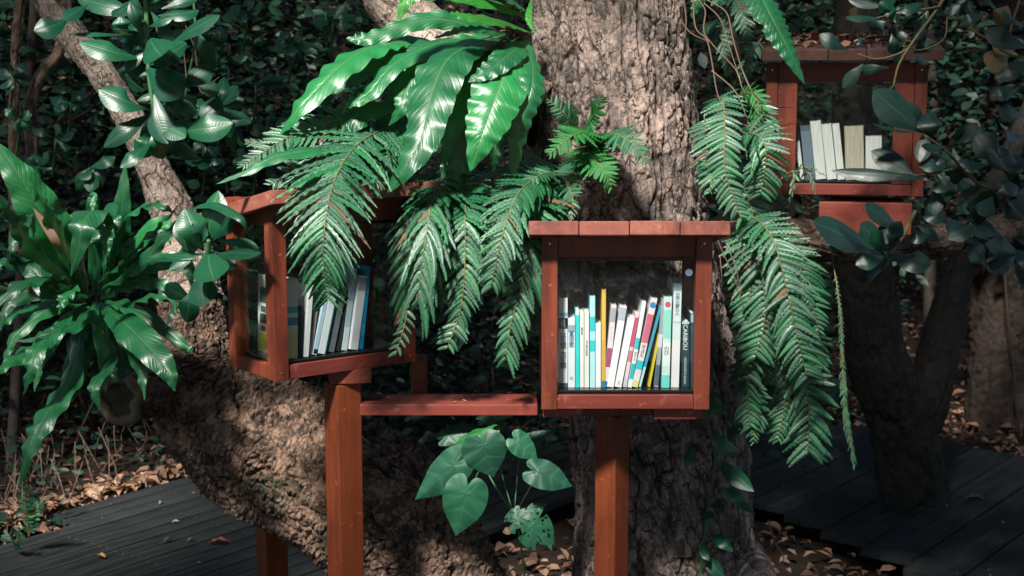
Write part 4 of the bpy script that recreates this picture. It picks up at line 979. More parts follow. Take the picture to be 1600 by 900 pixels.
for lab, cx, cy, Y, tips, wd in (
    ('small leaf rosette in shade at far left, above the nest fern', 86, 216, 4.3, [(50,203),(90,193),(116,207),(84,228),(119,231),(60,222)], 13),
    ('small mid green rosette below the branch end, right of the glossy shrub', 345, 166, 3.6, [(302,158),(372,134),(381,155),(393,192),(360,216),(350,120),(295,180),(365,238),(330,208)], 17),
    ('pale two-leaf sprig in front of the dark foliage, left of the top nest fern', 400, 132, 3.9, [(425,140),(448,120),(428,115),(452,132)], 12),
    ('yellow tipped sprig behind the upright nest leaf', 140, 262, 3.9, [(125,280),(155,265),(160,290),(120,295),(140,300),(180,245)], 18),
    ('blue green sprig at the upper edge beside the dark foliage', 385, 20, 4.2, [(360,10),(372,30),(400,22),(410,5),(390,-5),(345,28)], 15),
    ('sprig of teal leaves in the dark gap left of the pale limb', 455, 70, 4.4, [(489, 67), (470, 93), (450, 97), (427, 79), (433, 57), (438, 50), (467, 47)], 15),
    ('dim sprig between the dark foliage and the broad nest leaves', 505, 150, 4.3, [(537, 142), (521, 174), (497, 175), (480, 165), (469, 147), (504, 132), (527, 133)], 15),
    ('dim sprig above the roof of the left bookcase', 430, 205, 4.2, [(466, 206), (456, 224), (421, 229), (408, 218), (394, 195), (424, 179), (446, 184)], 15),
    ('dim sprig just right of the pale limb, over the left bookcase', 320, 250, 4.3, [(348, 250), (339, 268), (321, 264), (289, 253), (295, 236), (303, 223), (342, 230)], 15),
    ('dim sprig beside the slim sapling at far left', 20, 120, 4.8, [(44, 118), (48, 131), (9, 147), (0, 134), (-9, 113), (11, 97), (41, 98)], 15),
    ('dim sprig left of the glossy shrub, under the pale limb', 110, 160, 4.9, [(140, 160), (128, 177), (102, 182), (83, 168), (79, 153), (111, 140), (131, 139)], 15),
    ('dim sprig right above the tallest nest leaf', 60, 260, 4.5, [(86, 254), (81, 271), (49, 277), (32, 264), (38, 253), (51, 241), (76, 239)], 15),
    ('dim sprig at the upper edge left of the pale limb', 520, 30, 4.6, [(554, 26), (547, 40), (514, 53), (485, 36), (494, 26), (510, 13), (538, 6)], 15),
    ('dim sprig at the upper edge right of the glossy shrub', 330, 60, 4.4, [(356, 54), (349, 73), (318, 79), (303, 70), (310, 51), (318, 33), (346, 41)], 15),
    ('low dim sprig behind the tip of the long nest leaf', 400, 250, 4.1, [(425, 255), (410, 263), (398, 268), (366, 254), (370, 234), (395, 221), (422, 231)], 15),
    ('small rosette low at the left edge, behind the glossy branch', 30, 185, 4.6, [(8,170),(20,200),(45,205),(50,180),(30,165)], 14)):
    shrub(lab, [(cx-4, cy+60, Y+.1), (cx, cy+20, Y), (cx, cy, Y)], (2, 2, 2), [((cx, cy), tp, wd) for tp in tips], Y, 'gloss' , kind='obov', nm='sprig', cat='plant')

# rubbery dark leaves, right side (three branches)
D1 = [((1442,207),(1364,142),42,dict(hint=(-.2,-1,.5))),((1455,220),(1449,176),30),((1437,207),(1361,192),15,dict(hint=(0,-.4,1))),((1429,273),(1361,236),31),((1440,276),(1299,267),18,dict(hint=(0,-.9,.6))),
      ((1452,276),(1400,278),9),((1478,228),(1440,229),14),((1480,232),(1528,192),19),((1450,297),(1484,277),23),((1571,246),(1524,208),34),((1576,268),(1541,235),19),((1546,256),(1497,251),18),
      ((1530,290),(1500,300),22),((1590,255),(1560,230),16),((1600,215),(1572,208),20),((1560,300),(1590,290),24),((1460,240),(1478,262),16)]
shrub('dark rubbery branch before the right bookcase, at mid height', [(1640,330,3.4),(1580,300,3.35),(1530,288,3.3),(1478,236,3.25),(1445,212,3.22)], (3,3,2.5,2,2), D1, 3.25, 'dark', fill=16, fr=62, fw=30, fdy=.35, stemmat='stem', more=([[(1500,262,3.28),(1450,272,3.24),(1430,274,3.2)],(2,1.5,1.5)], [[(1580,300,3.35),(1576,255,3.3),(1580,210,3.3)],(2,2,1.5)]))
D2 = [((1378,396),(1271,346),40,dict(hint=(-.15,-1,.6),dY=-.15)),((1386,392),(1344,349),36),((1388,392),(1362,362),22,dict(mat='gloss')),((1390,397),(1456,411),34,dict(hint=(0,-1,.8))),((1385,399),(1337,414),24),((1378,420),(1340,437),15),
      ((1410,378),(1448,365),18),((1392,388),(1408,345),22),((1350,392),(1290,384),12)]
shrub('dark rubbery rosette under the right bookcase', [(1430,330,3.7),(1410,370,3.6),(1390,398,3.5)], (3,3,4), D2, 3.5, 'dark', fill=8, stemmat='stem')
D3 = [((1606,75),(1538,48),28),((1606,100),(1557,122),20),((1378,28),(1322,28),13),((1385,10),(1324,-3),15),((1326,78),(1280,54),19),((1393,52),(1397,84),14),((1400,20),(1440,5),14),((1400,0),(1375,20),18,dict(mat='gloss')),
      ((1600,40),(1565,20),22),((1540,20),(1500,40),16),((1470,20),(1500,8),14),((1590,140),(1550,150),20),((1600,180),(1560,170),22),((1330,70),(1348,60),10),((1400,35),(1390,5),16,dict(mat='gloss'))]
shrub('dark leafy twigs drooping over the roof of the right bookcase', [(1500,-40,3.45),(1460,20,3.45),(1430,60,3.4),(1405,100,3.4),(1395,138,3.4)], (3,2.5,2,2,1.5), D3, 3.4, 'dark', fill=12, fr=50, fw=20, stemmat='stem',
      more=([[(1440,45,3.42),(1415,78,3.4),(1372,92,3.4),(1340,84,3.4)],(1.5,1.5,1.2,1)], [[(1480,20,3.5),(1475,60,3.45),(1440,78,3.42),(1410,72,3.4)],(1.5,1.2,1,1)], [[(1470,10,3.45),(1400,22,3.42),(1370,28,3.4)],(2,1.6,1.2)], [[(1700,60,3.5),(1600,90,3.45),(1540,60,3.45),(1480,20,3.45)],(3,2.5,2,2)]))
D4 = [((1530,352),(1551,298),32),((1508,352),(1556,362),28),((1515,332),(1499,312),18,dict(mat='gloss')),((1520,350),(1480,372),26),((1540,380),(1590,395),24),((1480,340),(1440,330),22),((1570,340),(1610,310),26),((1590,390),(1620,420),26)]
shrub('dark round-leaved branch at the right edge over the limb', [(1640,380,3.9),(1560,375,3.85),(1515,350,3.8)], (3,2.5,2), D4, 3.8, 'dark', fill=16, fr=60, fw=30, stemmat='stem', kind='ell')
D5 = [((1575,10),(1558,40),24),((1580,60),(1555,82),26),((1570,82),(1552,112),34),((1560,135),(1550,158),14),((1575,100),(1562,130),16),((1340,10),(1320,30),12)]  # tan leaves added in place of an orange sunlit patch
shrub('added tan leaves standing in for a sunlit patch at the upper right edge', [(1600,-20,4.0),(1578,50,4.0),(1565,130,4.0)], (2,2,1.5), D5, 4.0, 'yellow', stemmat='twig', kind='ell', nm='sunpatch_leaves', cat='branch')

# heart-leaved plant below the board
def heart_mesh(attach, tip, wd, Y, mat, hint, lean=0.10, holes=False, dY=0.0, seed=0):
    A = W(attach[0], attach[1], Y); B = W(tip[0], tip[1], Y + dY)
    T = (B - A); L = T.length; T.normalize(); hint = Vector(hint).normalized()
    S = T.cross(hint).normalized(); Nn = S.cross(T); w_ = wd*sc(Y)/2*1.0
    V, UV, F = [], [], []
    rs = random.Random(seed); nR, nA = 9, 60
    cpt = 0.0
    idx = {}
    for i in range(nR + 1):
        r = i / nR
        for j in range(nA):
            an = 2*math.pi*j/nA
            ad = abs(math.degrees(math.atan2(math.sin(an), math.cos(an))))
            rr = np.interp(ad, (0, 6, 15, 30, 45, 60, 75, 90, 110, 130, 145, 158, 168, 175, 180), (1.0, .90, .80, .70, .64, .60, .57, .55, .53, .51, .48, .42, .33, .24, .20))
            x = rr * math.sin(an) * w_ / 0.575; yv = L * rr * math.cos(an); ca = math.cos(an)
            z = -0.10*L*r*r*0.7 + 0.035*L*math.sin(3*an + seed*1.7)*r*r + 0.02*L*math.sin(8*an + seed)*r**3 + 0.035*L*(abs(math.sin(2.5*an)) - .5)*r*(1-r)*2 - 0.10*L*max(0, ca)**3*r**2
            p = A + T*(yv*r) + S*(x*r) + Nn*z
            V.append(p); UV.append((0.5 + 0.5*x*r/w_, 0.5 + 0.5*yv*r/L))
    for i in range(nR):
        for j in range(nA):
            j2 = (j+1) % nA
            if holes and i >= 3 and vhash(i, j, seed) > 0.90 - 0.06*i/nR: continue
            if holes and i >= 6 and vhash(0, j//5, seed) > 0.6: continue
            F.append((i*nA+j, i*nA+j2, (i+1)*nA+j2, (i+1)*nA+j))
    return mk('leaf', V, F, M[mat], uvs=UV), A, Nn
def vhash(a, b, c):
    return (math.sin(a*12.9898 + b*78.233 + c*37.719) * 43758.5453) % 1
HB = W(748, 735, 2.95)
HP = thing('heart_leaf_plant', 'plant with large matte heart-shaped leaves below the red board', 'plant', W(800, 880, 3.1))
heads = [((755,697),(772,748),76,2.86,'heart',(-.1,-1,.5),0,0), ((708,728),(644,782),62,2.88,'heart',(.1,-1,.55),0,0.02), ((728,772),(711,841),76,2.84,'heart',(.05,-1,.4),0,0),
         ((752,676),(688,703),34,2.95,'heartlit',(-.2,-.6,1),0,0), ((700,680),(744,660),36,3.0,'heart',(0,-.7,.8),0,0), ((810,690),(842,716),44,2.95,'heart',(.2,-1,.6),0,0), ((842,738),(897,757),52,2.88,'heart',(.1,-1,.6),0,0),
         ((808,812),(852,785),44,2.92,'heart',(0,-1,.7),1,0), ((832,822),(868,868),64,2.90,'heart',(0,-1,.5),1,0), ((812,700),(862,672),34,3.15,'heart',(0,-1,.2),0,0), ((760,655),(800,645),20,3.2,'heart',(0,-1,.2),0,0)]
V, F = [], []
for k, (a_, tp, wd, Y, mt, hn, hol, dy) in enumerate(heads):
    me, A, Nn = heart_mesh(a_, tp, wd, Y, mt, hn, holes=bool(hol), dY=dy, seed=k)
    ob = part('leaf', me, HP)
    if hol: ob['label'] = 'tattered leaf with holes'
    if mt == 'heartlit': ob['label'] = 'bright yellow green leaf'
    root = W(752, 728, 3.02) if k < 6 else W(803, 806, 3.0)
    mid = (A + root)/2 + Vector((0, 0.03, -0.01))
    tube_vf(catmull([A, mid, root], 8), [0.0012, 0.0014, 0.0017], 5, V, F)
tube_vf(catmull(WP([(742, 700, 3.02), (760, 735, 3.0), (780, 770, 2.98), (803, 806, 3.0), (815, 860, 3.08), (825, 960, 3.2)]), 20), [0.0015, 0.002, 0.0022, 0.0025, 0.003], 6, V, F)
part('stem', mk('stem', V, F, M['gstem']), HP)
me = leaf_mesh('leaf', WP([(800, 822, 2.95), (795, 828, 2.93), (785, 832, 2.93)]), 14*sc(2.9), 'ell', M['yellow'], nv=8, nu=4); part('leaf', me, HP)['label'] = 'yellowed torn leaf'

# creeper right of the front post
cr = [((1088,628),(1142,636),18),((1112,682),(1158,708),26),((1128,722),(1178,768),24),((1130,762),(1176,802),16),((1106,778),(1134,794),14),((1102,798),(1113,820),14),((1112,834),(1146,862),17),((1098,850),(1108,876),13),((1106,872),(1132,902),20),((1128,640),(1110,610),14),((1140,690),(1160,660),16),((1085,700),(1070,730),14)]
shrub('dark creeper climbing the foot of the big trunk, right of the front post', [(1090,960,3.3),(1098,860,3.28),(1108,780,3.27),(1118,720,3.26),(1108,670,3.26),(1100,620,3.26)], (2.5,2.5,2,2,2,1.5), cr, 3.24, 'gloss', kind='lance', nm='creeper', cat='climbing plant')

# ------------------------------------------------------------------ sword ferns: thing > frond > leaflet
def pinna_mesh(var, mat, ratio=0.105):
    """unit length along +X, width ratio along Y, droops towards -Z"""
    nv, nu = 14, 4; V, UV, F = [], [], []
    rs = random.Random(var)
    bend = rs.uniform(0.08, 0.22); sw = rs.uniform(0.06, 0.24); ph = rs.uniform(0, 6)
    for i in range(nv + 1):
        t = i / nv
        hw = ratio/2 * (min(1, t*7 + .45)) * (max(0, 1 - t**3.2)**0.75 + 0.03)
        hw *= 1 + 0.20*math.sin(t*52 + ph)
        for k in range(nu + 1):
            u = k/nu*2 - 1
            V.append((t, u*hw + sw*t*t, -bend*t*t + 0.16*ratio*math.sin(t*44 + ph + 1.5*u) - 0.75*hw*abs(u)))
            UV.append((k/nu, t))
    m = nu + 1
    for i in range(nv):
        for k in range(nu): F.append((i*m+k, (i+1)*m+k, (i+1)*m+k+1, i*m+k+1))
    return mk('leaflet', V, F, mat, uvs=UV)
PM = {k: [pinna_mesh(i + 10*j, M[k], r) for i in range(3) for j, r in enumerate((0.10,))] for k in ('pinna', 'pinnaL')}
PMW = {k: [pinna_mesh(50 + i, M[k], 0.20) for i in range(3)] for k in ('pinna', 'pinnaL')}
PMB = [pinna_mesh(70, M['withered'], 0.10)]
LEFT = [299]
def frond(root, pts, Lpx, wpx=9.0, ang=52, mat='pinna', hint=(-0.13, -1, 0.42), start=0.10, tipw=1.0, gap=1.30, bare=0.0, droop=0.0, lprof=None, left=1.0, right=1.0, label=None):
    wpx = wpx*0.84 if wpx < 12 else wpx
    P = [W(*p) for p in pts]
    n = 60; C = catmull(P, n)
    L = [0]
    for i in range(n): L.append(L[-1] + (C[i+1] - C[i]).length)
    Ym = sum(p.y for p in P) / len(P); s = sc(Ym)
    V, F = tube_vf(C[::2], [1.1*s, 0.9*s, 0.5*s], 5)
    fo = part('frond', mk('midrib', V, F, M['rachis']), root)
    if label: fo['label'] = label
    step = wpx * gap * s; hint = Vector(hint).normalized()
    d = L[-1] * start; side = 1; cnt = 0
    while d < L[-1] - step*0.3:
        t = d / L[-1]
        i = min(int(t*n), n - 1)
        while i < n-1 and L[i+1] < d: i += 1
        while i > 0 and L[i] > d: i -= 1
        f = (d - L[i]) / max(1e-9, L[i+1] - L[i]); p = C[i].lerp(C[i+1], f)
        T = (C[min(i+2, n)] - C[max(i-1, 0)]).normalized()
        lf = (min(1, 0.55 + t*2.2)) * min(1, (1 - t)*2.1 + 0.16)**0.85 if lprof is None else interp(lprof, t)
        for sd in (-1, 1):
            if rnd.random() < 0.06 or LEFT[0] <= 0: continue
            fac = left if sd < 0 else right
            a = R(ang + 9 + rnd.gauss(0, 5) - 14*t)
            S = T.cross(hint).normalized() * sd; Nn = T.cross(hint).cross(T).normalized()
            D = (T*math.cos(a) + S*math.sin(a) + Nn*rnd.uniform(-.12, .20) + Vector((0, 0, -1))*droop).normalized()
            ln = Lpx * s * lf * fac * rnd.uniform(0.78, 1.10)
            if ln < 2*s: continue
            Yv = Nn.cross(D).normalized(); Zv = D.cross(Yv)
            q = Matrix.Rotation(rnd.gauss(0.05, .22)*(1 if sd > 0 else -1), 3, D); Yv = q @ Yv; Zv = q @ Zv
            if Yv.dot(T) < 0: Yv = -Yv
            wd = wpx*s*1.12*min(1, 0.45 + lf*0.6)
            wide = ln < wpx*s*6
            pmx = (PMW if wide else PM)[mat]; rr = 0.20 if wide else 0.10
            if wide: wd = min(wd, ln*0.33)
            ob = bpy.data.objects.new('leaflet', rnd.choice(pmx) if rnd.random() > .012 else PMB[0]); COL.objects.link(ob); ob.parent = fo
            q0 = p + T * (step*0.5 if sd > 0 else 0)
            yy = Yv * (wd / rr); zz = Zv * ln
            ob.matrix_basis = Matrix(((D.x*ln, yy.x, zz.x, q0.x), (D.y*ln, yy.y, zz.y, q0.y), (D.z*ln, yy.z, zz.z, q0.z), (0, 0, 0, 1)))
            cnt += 1; LEFT[0] -= 1
        d += step * (1 - 0.35*t)
    return cnt
def fern(label, base, fr, group=None):
    t = thing('sword_fern', label, 'fern', W(*base), group=group); c = 0; LEFT[0] = 299
    for f in fr:
        o = dict(f[2]) if len(f) > 2 else {}
        c += frond(t, f[0], f[1], **o)
    return t
fern('sword fern whose largest frond hangs over the left bookcase', (605, 190, 3.15), [
    ([(625,190,3.1),(585,208,3.0),(552,232,2.9),(524,278,2.78),(510,335,2.70),(505,400,2.68),(511,468,2.70)], 118, dict(wpx=9, ang=50, start=0.05, lprof=[.85,1,1,1,.95,.85,.70,.52,.32])),
    ([(620,185,3.1),(540,186,3.0),(470,205,2.95),(415,235,2.9),(375,262,2.88)], 46, dict(wpx=8, ang=60, hint=(0,-.8,.8))),
    ([(600,240,3.1),(545,215,3.05),(480,212,3.0),(430,225,2.95),(385,222,2.95)], 34, dict(wpx=7, ang=60, hint=(0,-.8,.8))),
    ([(640,215,3.1),(625,235,3.0),(600,262,2.92),(590,300,2.88)], 40, dict(wpx=8)),
])
fern('sword fern with fronds hanging between the two front bookcases', (720, 285, 3.2), [
    ([(700,270,3.15),(678,302,2.95),(667,360,2.86),(657,430,2.84),(652,470,2.84)], 82, dict(wpx=11, ang=40, start=0.12, lprof=[.6,.9,1,1,1,1,.95,.9,.8])),
    ([(730,275,3.15),(727,330,2.92),(727,400,2.88),(722,470,2.87),(708,535,2.88)], 78, dict(wpx=10, ang=48, start=0.06, lprof=[.5,.8,1,1,.95,.8,.6,.35,.12])),
    ([(716,495,2.88),(708,520,2.87),(698,545,2.87)], 30, dict(wpx=9, ang=60, lprof=[1,1,1,.8,.5])),
    ([(640,400,2.86),(637,460,2.84),(634,500,2.83),(618,555,2.82)], 20, dict(wpx=12, ang=60, start=0.55, lprof=[1,1,1,1,.7])),
    ([(690,280,3.2),(700,340,3.1),(690,400,3.05),(695,470,3.05)], 70, dict(wpx=10, ang=45)),
    ([(750,275,3.2),(765,320,3.1),(770,380,3.05),(760,440,3.05)], 60, dict(wpx=10, ang=50)),
])
fern('sword fern bowing left of the front bookcase roof', (880, 285, 3.22), [
    ([(895,290,3.2),(860,278,3.08),(820,290,2.95),(795,335,2.86),(780,390,2.83),(768,445,2.83)], 62, dict(wpx=10, ang=52, lprof=[.5,.8,1,1,1,.9,.7,.4])),
    ([(850,290,3.2),(838,320,2.98),(832,380,2.9),(815,450,2.89),(800,500,2.88),(790,560,2.88)], 78, dict(wpx=10, ang=48, right=.75, lprof=[.6,.9,1,1,1,.9,.65,.6,.45])),
    ([(870,285,3.2),(885,290,3.05),(895,310,2.98),(893,345,2.95)], 26, dict(wpx=8, ang=60)),
    ([(900,285,3.2),(870,270,3.08),(840,275,3.0),(815,300,2.98)], 34, dict(wpx=8, ang=60, hint=(0,-.7,.8))),
    ([(820,300,3.1),(800,340,3.0),(790,400,2.98),(775,470,2.97)], 60, dict(wpx=10, ang=50)),
])
fern('shaded sword fern filling the gap above the board between the bookcases', (760, 300, 3.3), [
    ([(740,255,3.3),(745,300,3.2),(750,370,3.15),(742,440,3.15)], 56, dict(wpx=9, ang=52)),
    ([(790,250,3.3),(780,290,3.2),(760,330,3.18),(745,350,3.18)], 50, dict(wpx=9, ang=52)),
    ([(830,260,3.3),(845,300,3.12),(850,340,3.05),(838,400,3.02)], 44, dict(wpx=9, ang=52)),
    ([(700,240,3.25),(680,270,3.15),(640,300,3.1),(600,340,3.08)], 50, dict(wpx=9, ang=55)),
    ([(800,260,3.25),(812,300,3.1),(822,350,3.05),(826,420,3.02)], 46, dict(wpx=9, ang=52)),
])
HF = [([(700,275,3.2),(672,305,3.02),(650,370,2.96),(640,430,2.94),(640,480,2.94)], 70, dict(wpx=9, ang=46)),
    ([(755,275,3.2),(748,340,3.02),(742,400,2.98),(736,470,2.97)], 64, dict(wpx=9, ang=48)),
    ([(812,275,3.2),(800,315,3.02),(776,360,2.96),(758,410,2.94)], 54, dict(wpx=9, ang=52)),
    ([(860,280,3.2),(850,330,3.02),(842,400,2.98),(828,460,2.97),(815,530,2.96)], 58, dict(wpx=9, ang=50)),
    ([(870,262,3.2),(855,255,3.1),(820,262,3.05),(790,280,3.02)], 36, dict(wpx=8, ang=58))]
fern('second layer of sword fern fronds just behind the hanging ones between the bookcases', (775, 270, 3.25), HF)
fern('sword fern fronds spreading left above the left bookcase roof, under the nest fern', (600, 230, 3.2), [
    ([(640,200,3.15),(590,205,3.1),(530,240,3.05),(500,285,3.02)], 60, dict(wpx=9, ang=52)),
    ([(600,225,3.15),(540,245,3.08),(470,262,3.02),(420,290,3.0)], 44, dict(wpx=8, ang=58)),
    ([(620,220,3.15),(600,250,3.08),(575,290,3.04),(560,330,3.02)], 56, dict(wpx=9, ang=50)),
])
fern('lacy fern fronds behind the long hanging one, right of the front bookcase', (1180, 340, 3.35), [
    ([(1150,330,3.35),(1168,380,3.28),(1182,440,3.26),(1190,520,3.25),(1195,600,3.25)], 56, dict(wpx=9, ang=58)),
    ([(1200,345,3.35),(1235,390,3.26),(1262,450,3.24),(1280,520,3.23)], 50, dict(wpx=9, ang=58)),
    ([(1140,260,3.35),(1160,290,3.28),(1175,330,3.26),(1180,380,3.26)], 40, dict(wpx=8, ang=60)),
    ([(1215,540,3.3),(1228,590,3.27),(1225,640,3.26),(1215,690,3.26)], 44, dict(wpx=9, ang=58)),
    ([(1100,180,3.35),(1105,220,3.26),(1100,270,3.24)], 36, dict(wpx=8, ang=60)),
    ([(1180,140,3.45),(1195,180,3.4),(1205,230,3.36)], 30, dict(wpx=8, ang=60)),
])
fern('small bright fern growing on the face of the big trunk', (925, 240, 3.27), [
    ([(920,232,3.26),(905,205,3.12),(882,178,3.06),(850,150,3.05)], 34, dict(wpx=8, ang=65)),
    ([(910,210,3.22),(925,185,3.12),(942,152,3.06)], 30, dict(wpx=8, ang=55, mat='pinnaL')),
    ([(935,230,3.26),(925,208,3.1),(895,212,3.0),(855,243,2.97)], 44, dict(wpx=10, ang=62, hint=(0,-.8,.8), mat='pinnaL')),
    ([(925,228,3.26),(950,208,3.1),(985,222,3.02),(1010,254,3.0)], 42, dict(wpx=9, ang=62, hint=(0,-.8,.8))),
    ([(915,225,3.26),(925,245,3.08),(945,268,3.0),(955,292,2.99)], 46, dict(wpx=10, ang=60, mat='pinnaL')),
    ([(910,230,3.26),(900,262,3.1),(885,285,3.05),(900,310,3.03)], 40, dict(wpx=9, ang=60)),
])
fern('fern with bowed fronds between the big trunk and the right bookcase', (1140, 150, 3.4), [
    ([(1118,150,3.4),(1130,158,3.3),(1133,210,3.22),(1132,262,3.2),(1150,320,3.2),(1158,342,3.2)], 42, dict(wpx=8.5, ang=66, lprof=[.8,1,1,.95,.85,.8,.7,.4])),
    ([(1140,215,3.35),(1175,208,3.25),(1195,225,3.2),(1196,262,3.2),(1188,305,3.22)], 48, dict(wpx=8.5, ang=66, lprof=[.5,.8,1,1,1,.8,.5])),
    ([(1150,150,3.45),(1172,145,3.4),(1185,165,3.38),(1180,205,3.38)], 22, dict(wpx=7, ang=60, mat='pinnaL')),
    ([(1125,240,3.3),(1115,265,3.22),(1108,300,3.2)], 34, dict(wpx=8, ang=60)),
    ([(1230,300,3.5),(1240,272,3.42),(1262,262,3.38),(1292,276,3.36)], 12, dict(wpx=14, ang=50)),
    ([(1215,285,3.42),(1238,268,3.38),(1238,290,3.36),(1233,318,3.36)], 15, dict(wpx=14, ang=30)),
    ([(1250,280,3.42),(1262,268,3.38),(1270,285,3.36),(1275,305,3.36)], 12, dict(wpx=12, ang=30)),
])
fern('long hanging sword fern at the right side of the front bookcase', (1190, 345, 3.4), [
    ([(1160,335,3.35),(1185,345,3.2),(1208,375,3.12),(1225,435,3.08),(1243,515,3.06),(1262,592,3.06)], 56, dict(wpx=10, ang=62, start=.04, lprof=[.55,.85,1,1,1,1,.95,.85,.6])),
    ([(1170,350,3.3),(1175,380,3.2),(1190,430,3.16),(1195,500,3.15),(1180,560,3.15)], 50, dict(wpx=10, ang=62, lprof=[.7,1,1,1,1,.9,.6])),
    ([(1180,500,3.2),(1172,560,3.18),(1168,610,3.18),(1172,668,3.18)], 36, dict(wpx=9, ang=60, lprof=[1,1,.9,.8,.5])),
])
fern('dimmer sword fern fronds trailing below the long one, right of the front bookcase', (1200, 420, 3.35), [
    ([(1225,560,3.25),(1255,590,3.2),(1264,640,3.18),(1262,712,3.18)], 56, dict(wpx=11, ang=55, start=.1, lprof=[.7,1,1,1,1,.9,.6])),
    ([(1300,400,3.45),(1312,480,3.4),(1316,560,3.38),(1320,640,3.36),(1335,724,3.36)], 13, dict(wpx=7, ang=35, lprof=[.5,.5,.7,.8,1,1,.8])),
    ([(1210,430,3.3),(1240,480,3.28),(1275,540,3.27),(1285,590,3.27)], 40, dict(wpx=9, ang=60)),
    ([(1160,345,3.3),(1160,400,3.2),(1172,460,3.17),(1165,530,3.17),(1160,580,3.17)], 40, dict(wpx=9, ang=60)),
    ([(1150,560,3.25),(1165,600,3.2),(1180,640,3.19),(1178,690,3.19)], 34, dict(wpx=9, ang=58)),
])
fern('blue green fern tufts at the upper edge, behind the dangling vines', (1130, -10, 3.9), [
    ([(1120,-20,3.8),(1150,0,3.7),(1165,40,3.65),(1170,70,3.65)], 26, dict(wpx=9, ang=55)),
    ([(1090,40,3.8),(1115,42,3.7),(1132,75,3.66),(1138,115,3.66)], 24, dict(wpx=9, ang=55)),
    ([(1180,-30,3.8),(1140,30,3.75),(1120,60,3.7),(1110,50,3.7)], 22, dict(wpx=8, ang=55)),
    ([(1190,60,3.8),(1170,90,3.75),(1160,130,3.75)], 22, dict(wpx=8, ang=55)),
])
fern('little fern sprouting from the leaf litter beside the left deck', (45, 815, 5.0), [
    ([(45,840,5.0),(42,800,4.95),(38,770,4.9)], 16, dict(wpx=6, ang=65)),
    ([(45,840,5.0),(56,800,4.95),(72,778,4.9)], 14, dict(wpx=6, ang=65)),
    ([(25,860,5.0),(18,840,4.9),(5,830,4.9)], 14, dict(wpx=6, ang=65)),
    ([(25,860,5.0),(30,835,4.9),(22,815,4.9)], 14, dict(wpx=6, ang=65)),
])

# ------------------------------------------------------------------ dangling aerial roots
def strands(name, label, cat, lines, Y, rpx, mat, group=None):
    P0 = W(lines[0][0][0], lines[0][0][1], Y); t = thing(name, label, cat, P0, group=group)
    for ln in lines:
        P = [W(p[0], p[1], p[2] if len(p) > 2 else Y) for p in ln]
        V, F = tube_vf(catmull(P, 8*len(P)), [rpx*sc(Y), rpx*sc(Y)*0.8, rpx*sc(Y)*0.45], 6)
        part('strand', mk('strand', V, F, M[mat]), t)
strands('vine', 'tangle of thin brown aerial roots looping from the upper edge to the right bookcase', 'vine', [
    [(1083,-30),(1086,40),(1104,62),(1112,95),(1122,150),(1142,185),(1180,200),(1215,203)],
    [(1092,0),(1102,18),(1100,50),(1118,75),(1150,110),(1165,150),(1200,195,3.45),(1248,192,3.6)],
    [(1105,0),(1135,20),(1145,60),(1160,110),(1180,150),(1205,166,3.5),(1235,168,3.6)],
    [(1100,5),(1125,30),(1140,75),(1155,120)], [(1062,30),(1080,52),(1110,66)], [(1112,110),(1150,145),(1172,200),(1180,215)], [(1140,185),(1160,205),(1168,215)],
    [(1068,0),(1072,30),(1070,60)]], 3.3, 1.35, 'vine')
strands('vine', 'dry straw stalks dangling at the right of the front bookcase roof', 'vine', [
    [(1120,372),(1132,400),(1148,435),(1162,480)], [(1135,380),(1150,420),(1158,460)], [(1125,400),(1128,440),(1126,470)], [(1140,378),(1165,400),(1172,410)], [(1115,392),(1112,430),(1114,460)]], 3.15, 0.9, 'vine')
strands('twig', 'thin dead stalk leaning in the leaf litter at left', 'twig', [[(80,718,4.9),(92,745,4.9),(101,775,4.85)]], 4.9, 1.0, 'vine')
strands('twig', 'thin stalk rising beside the litter under the sawn stub', 'twig', [[(166,680,5.0),(170,700,5.0),(172,725,5.0)], [(178,665,5.0),(180,700,5.0),(184,720,5.0)]], 5.0, 0.8, 'twig')
strands('twig', 'curved pale stalk in the litter at the lower right', 'twig', [[(1200,812),(1212,850),(1224,868),(1222,890)]], 4.4, 1.6, 'twig')
strands('twig', 'bare twigs crossing the dark foliage right of the glossy shrub', 'twig', [[(290,40),(305,80),(312,140),(330,145),(352,146)], [(312,140),(330,130),(343,120)], [(285,60),(292,130),(290,165)]], 3.5, 1.1, 'vine')

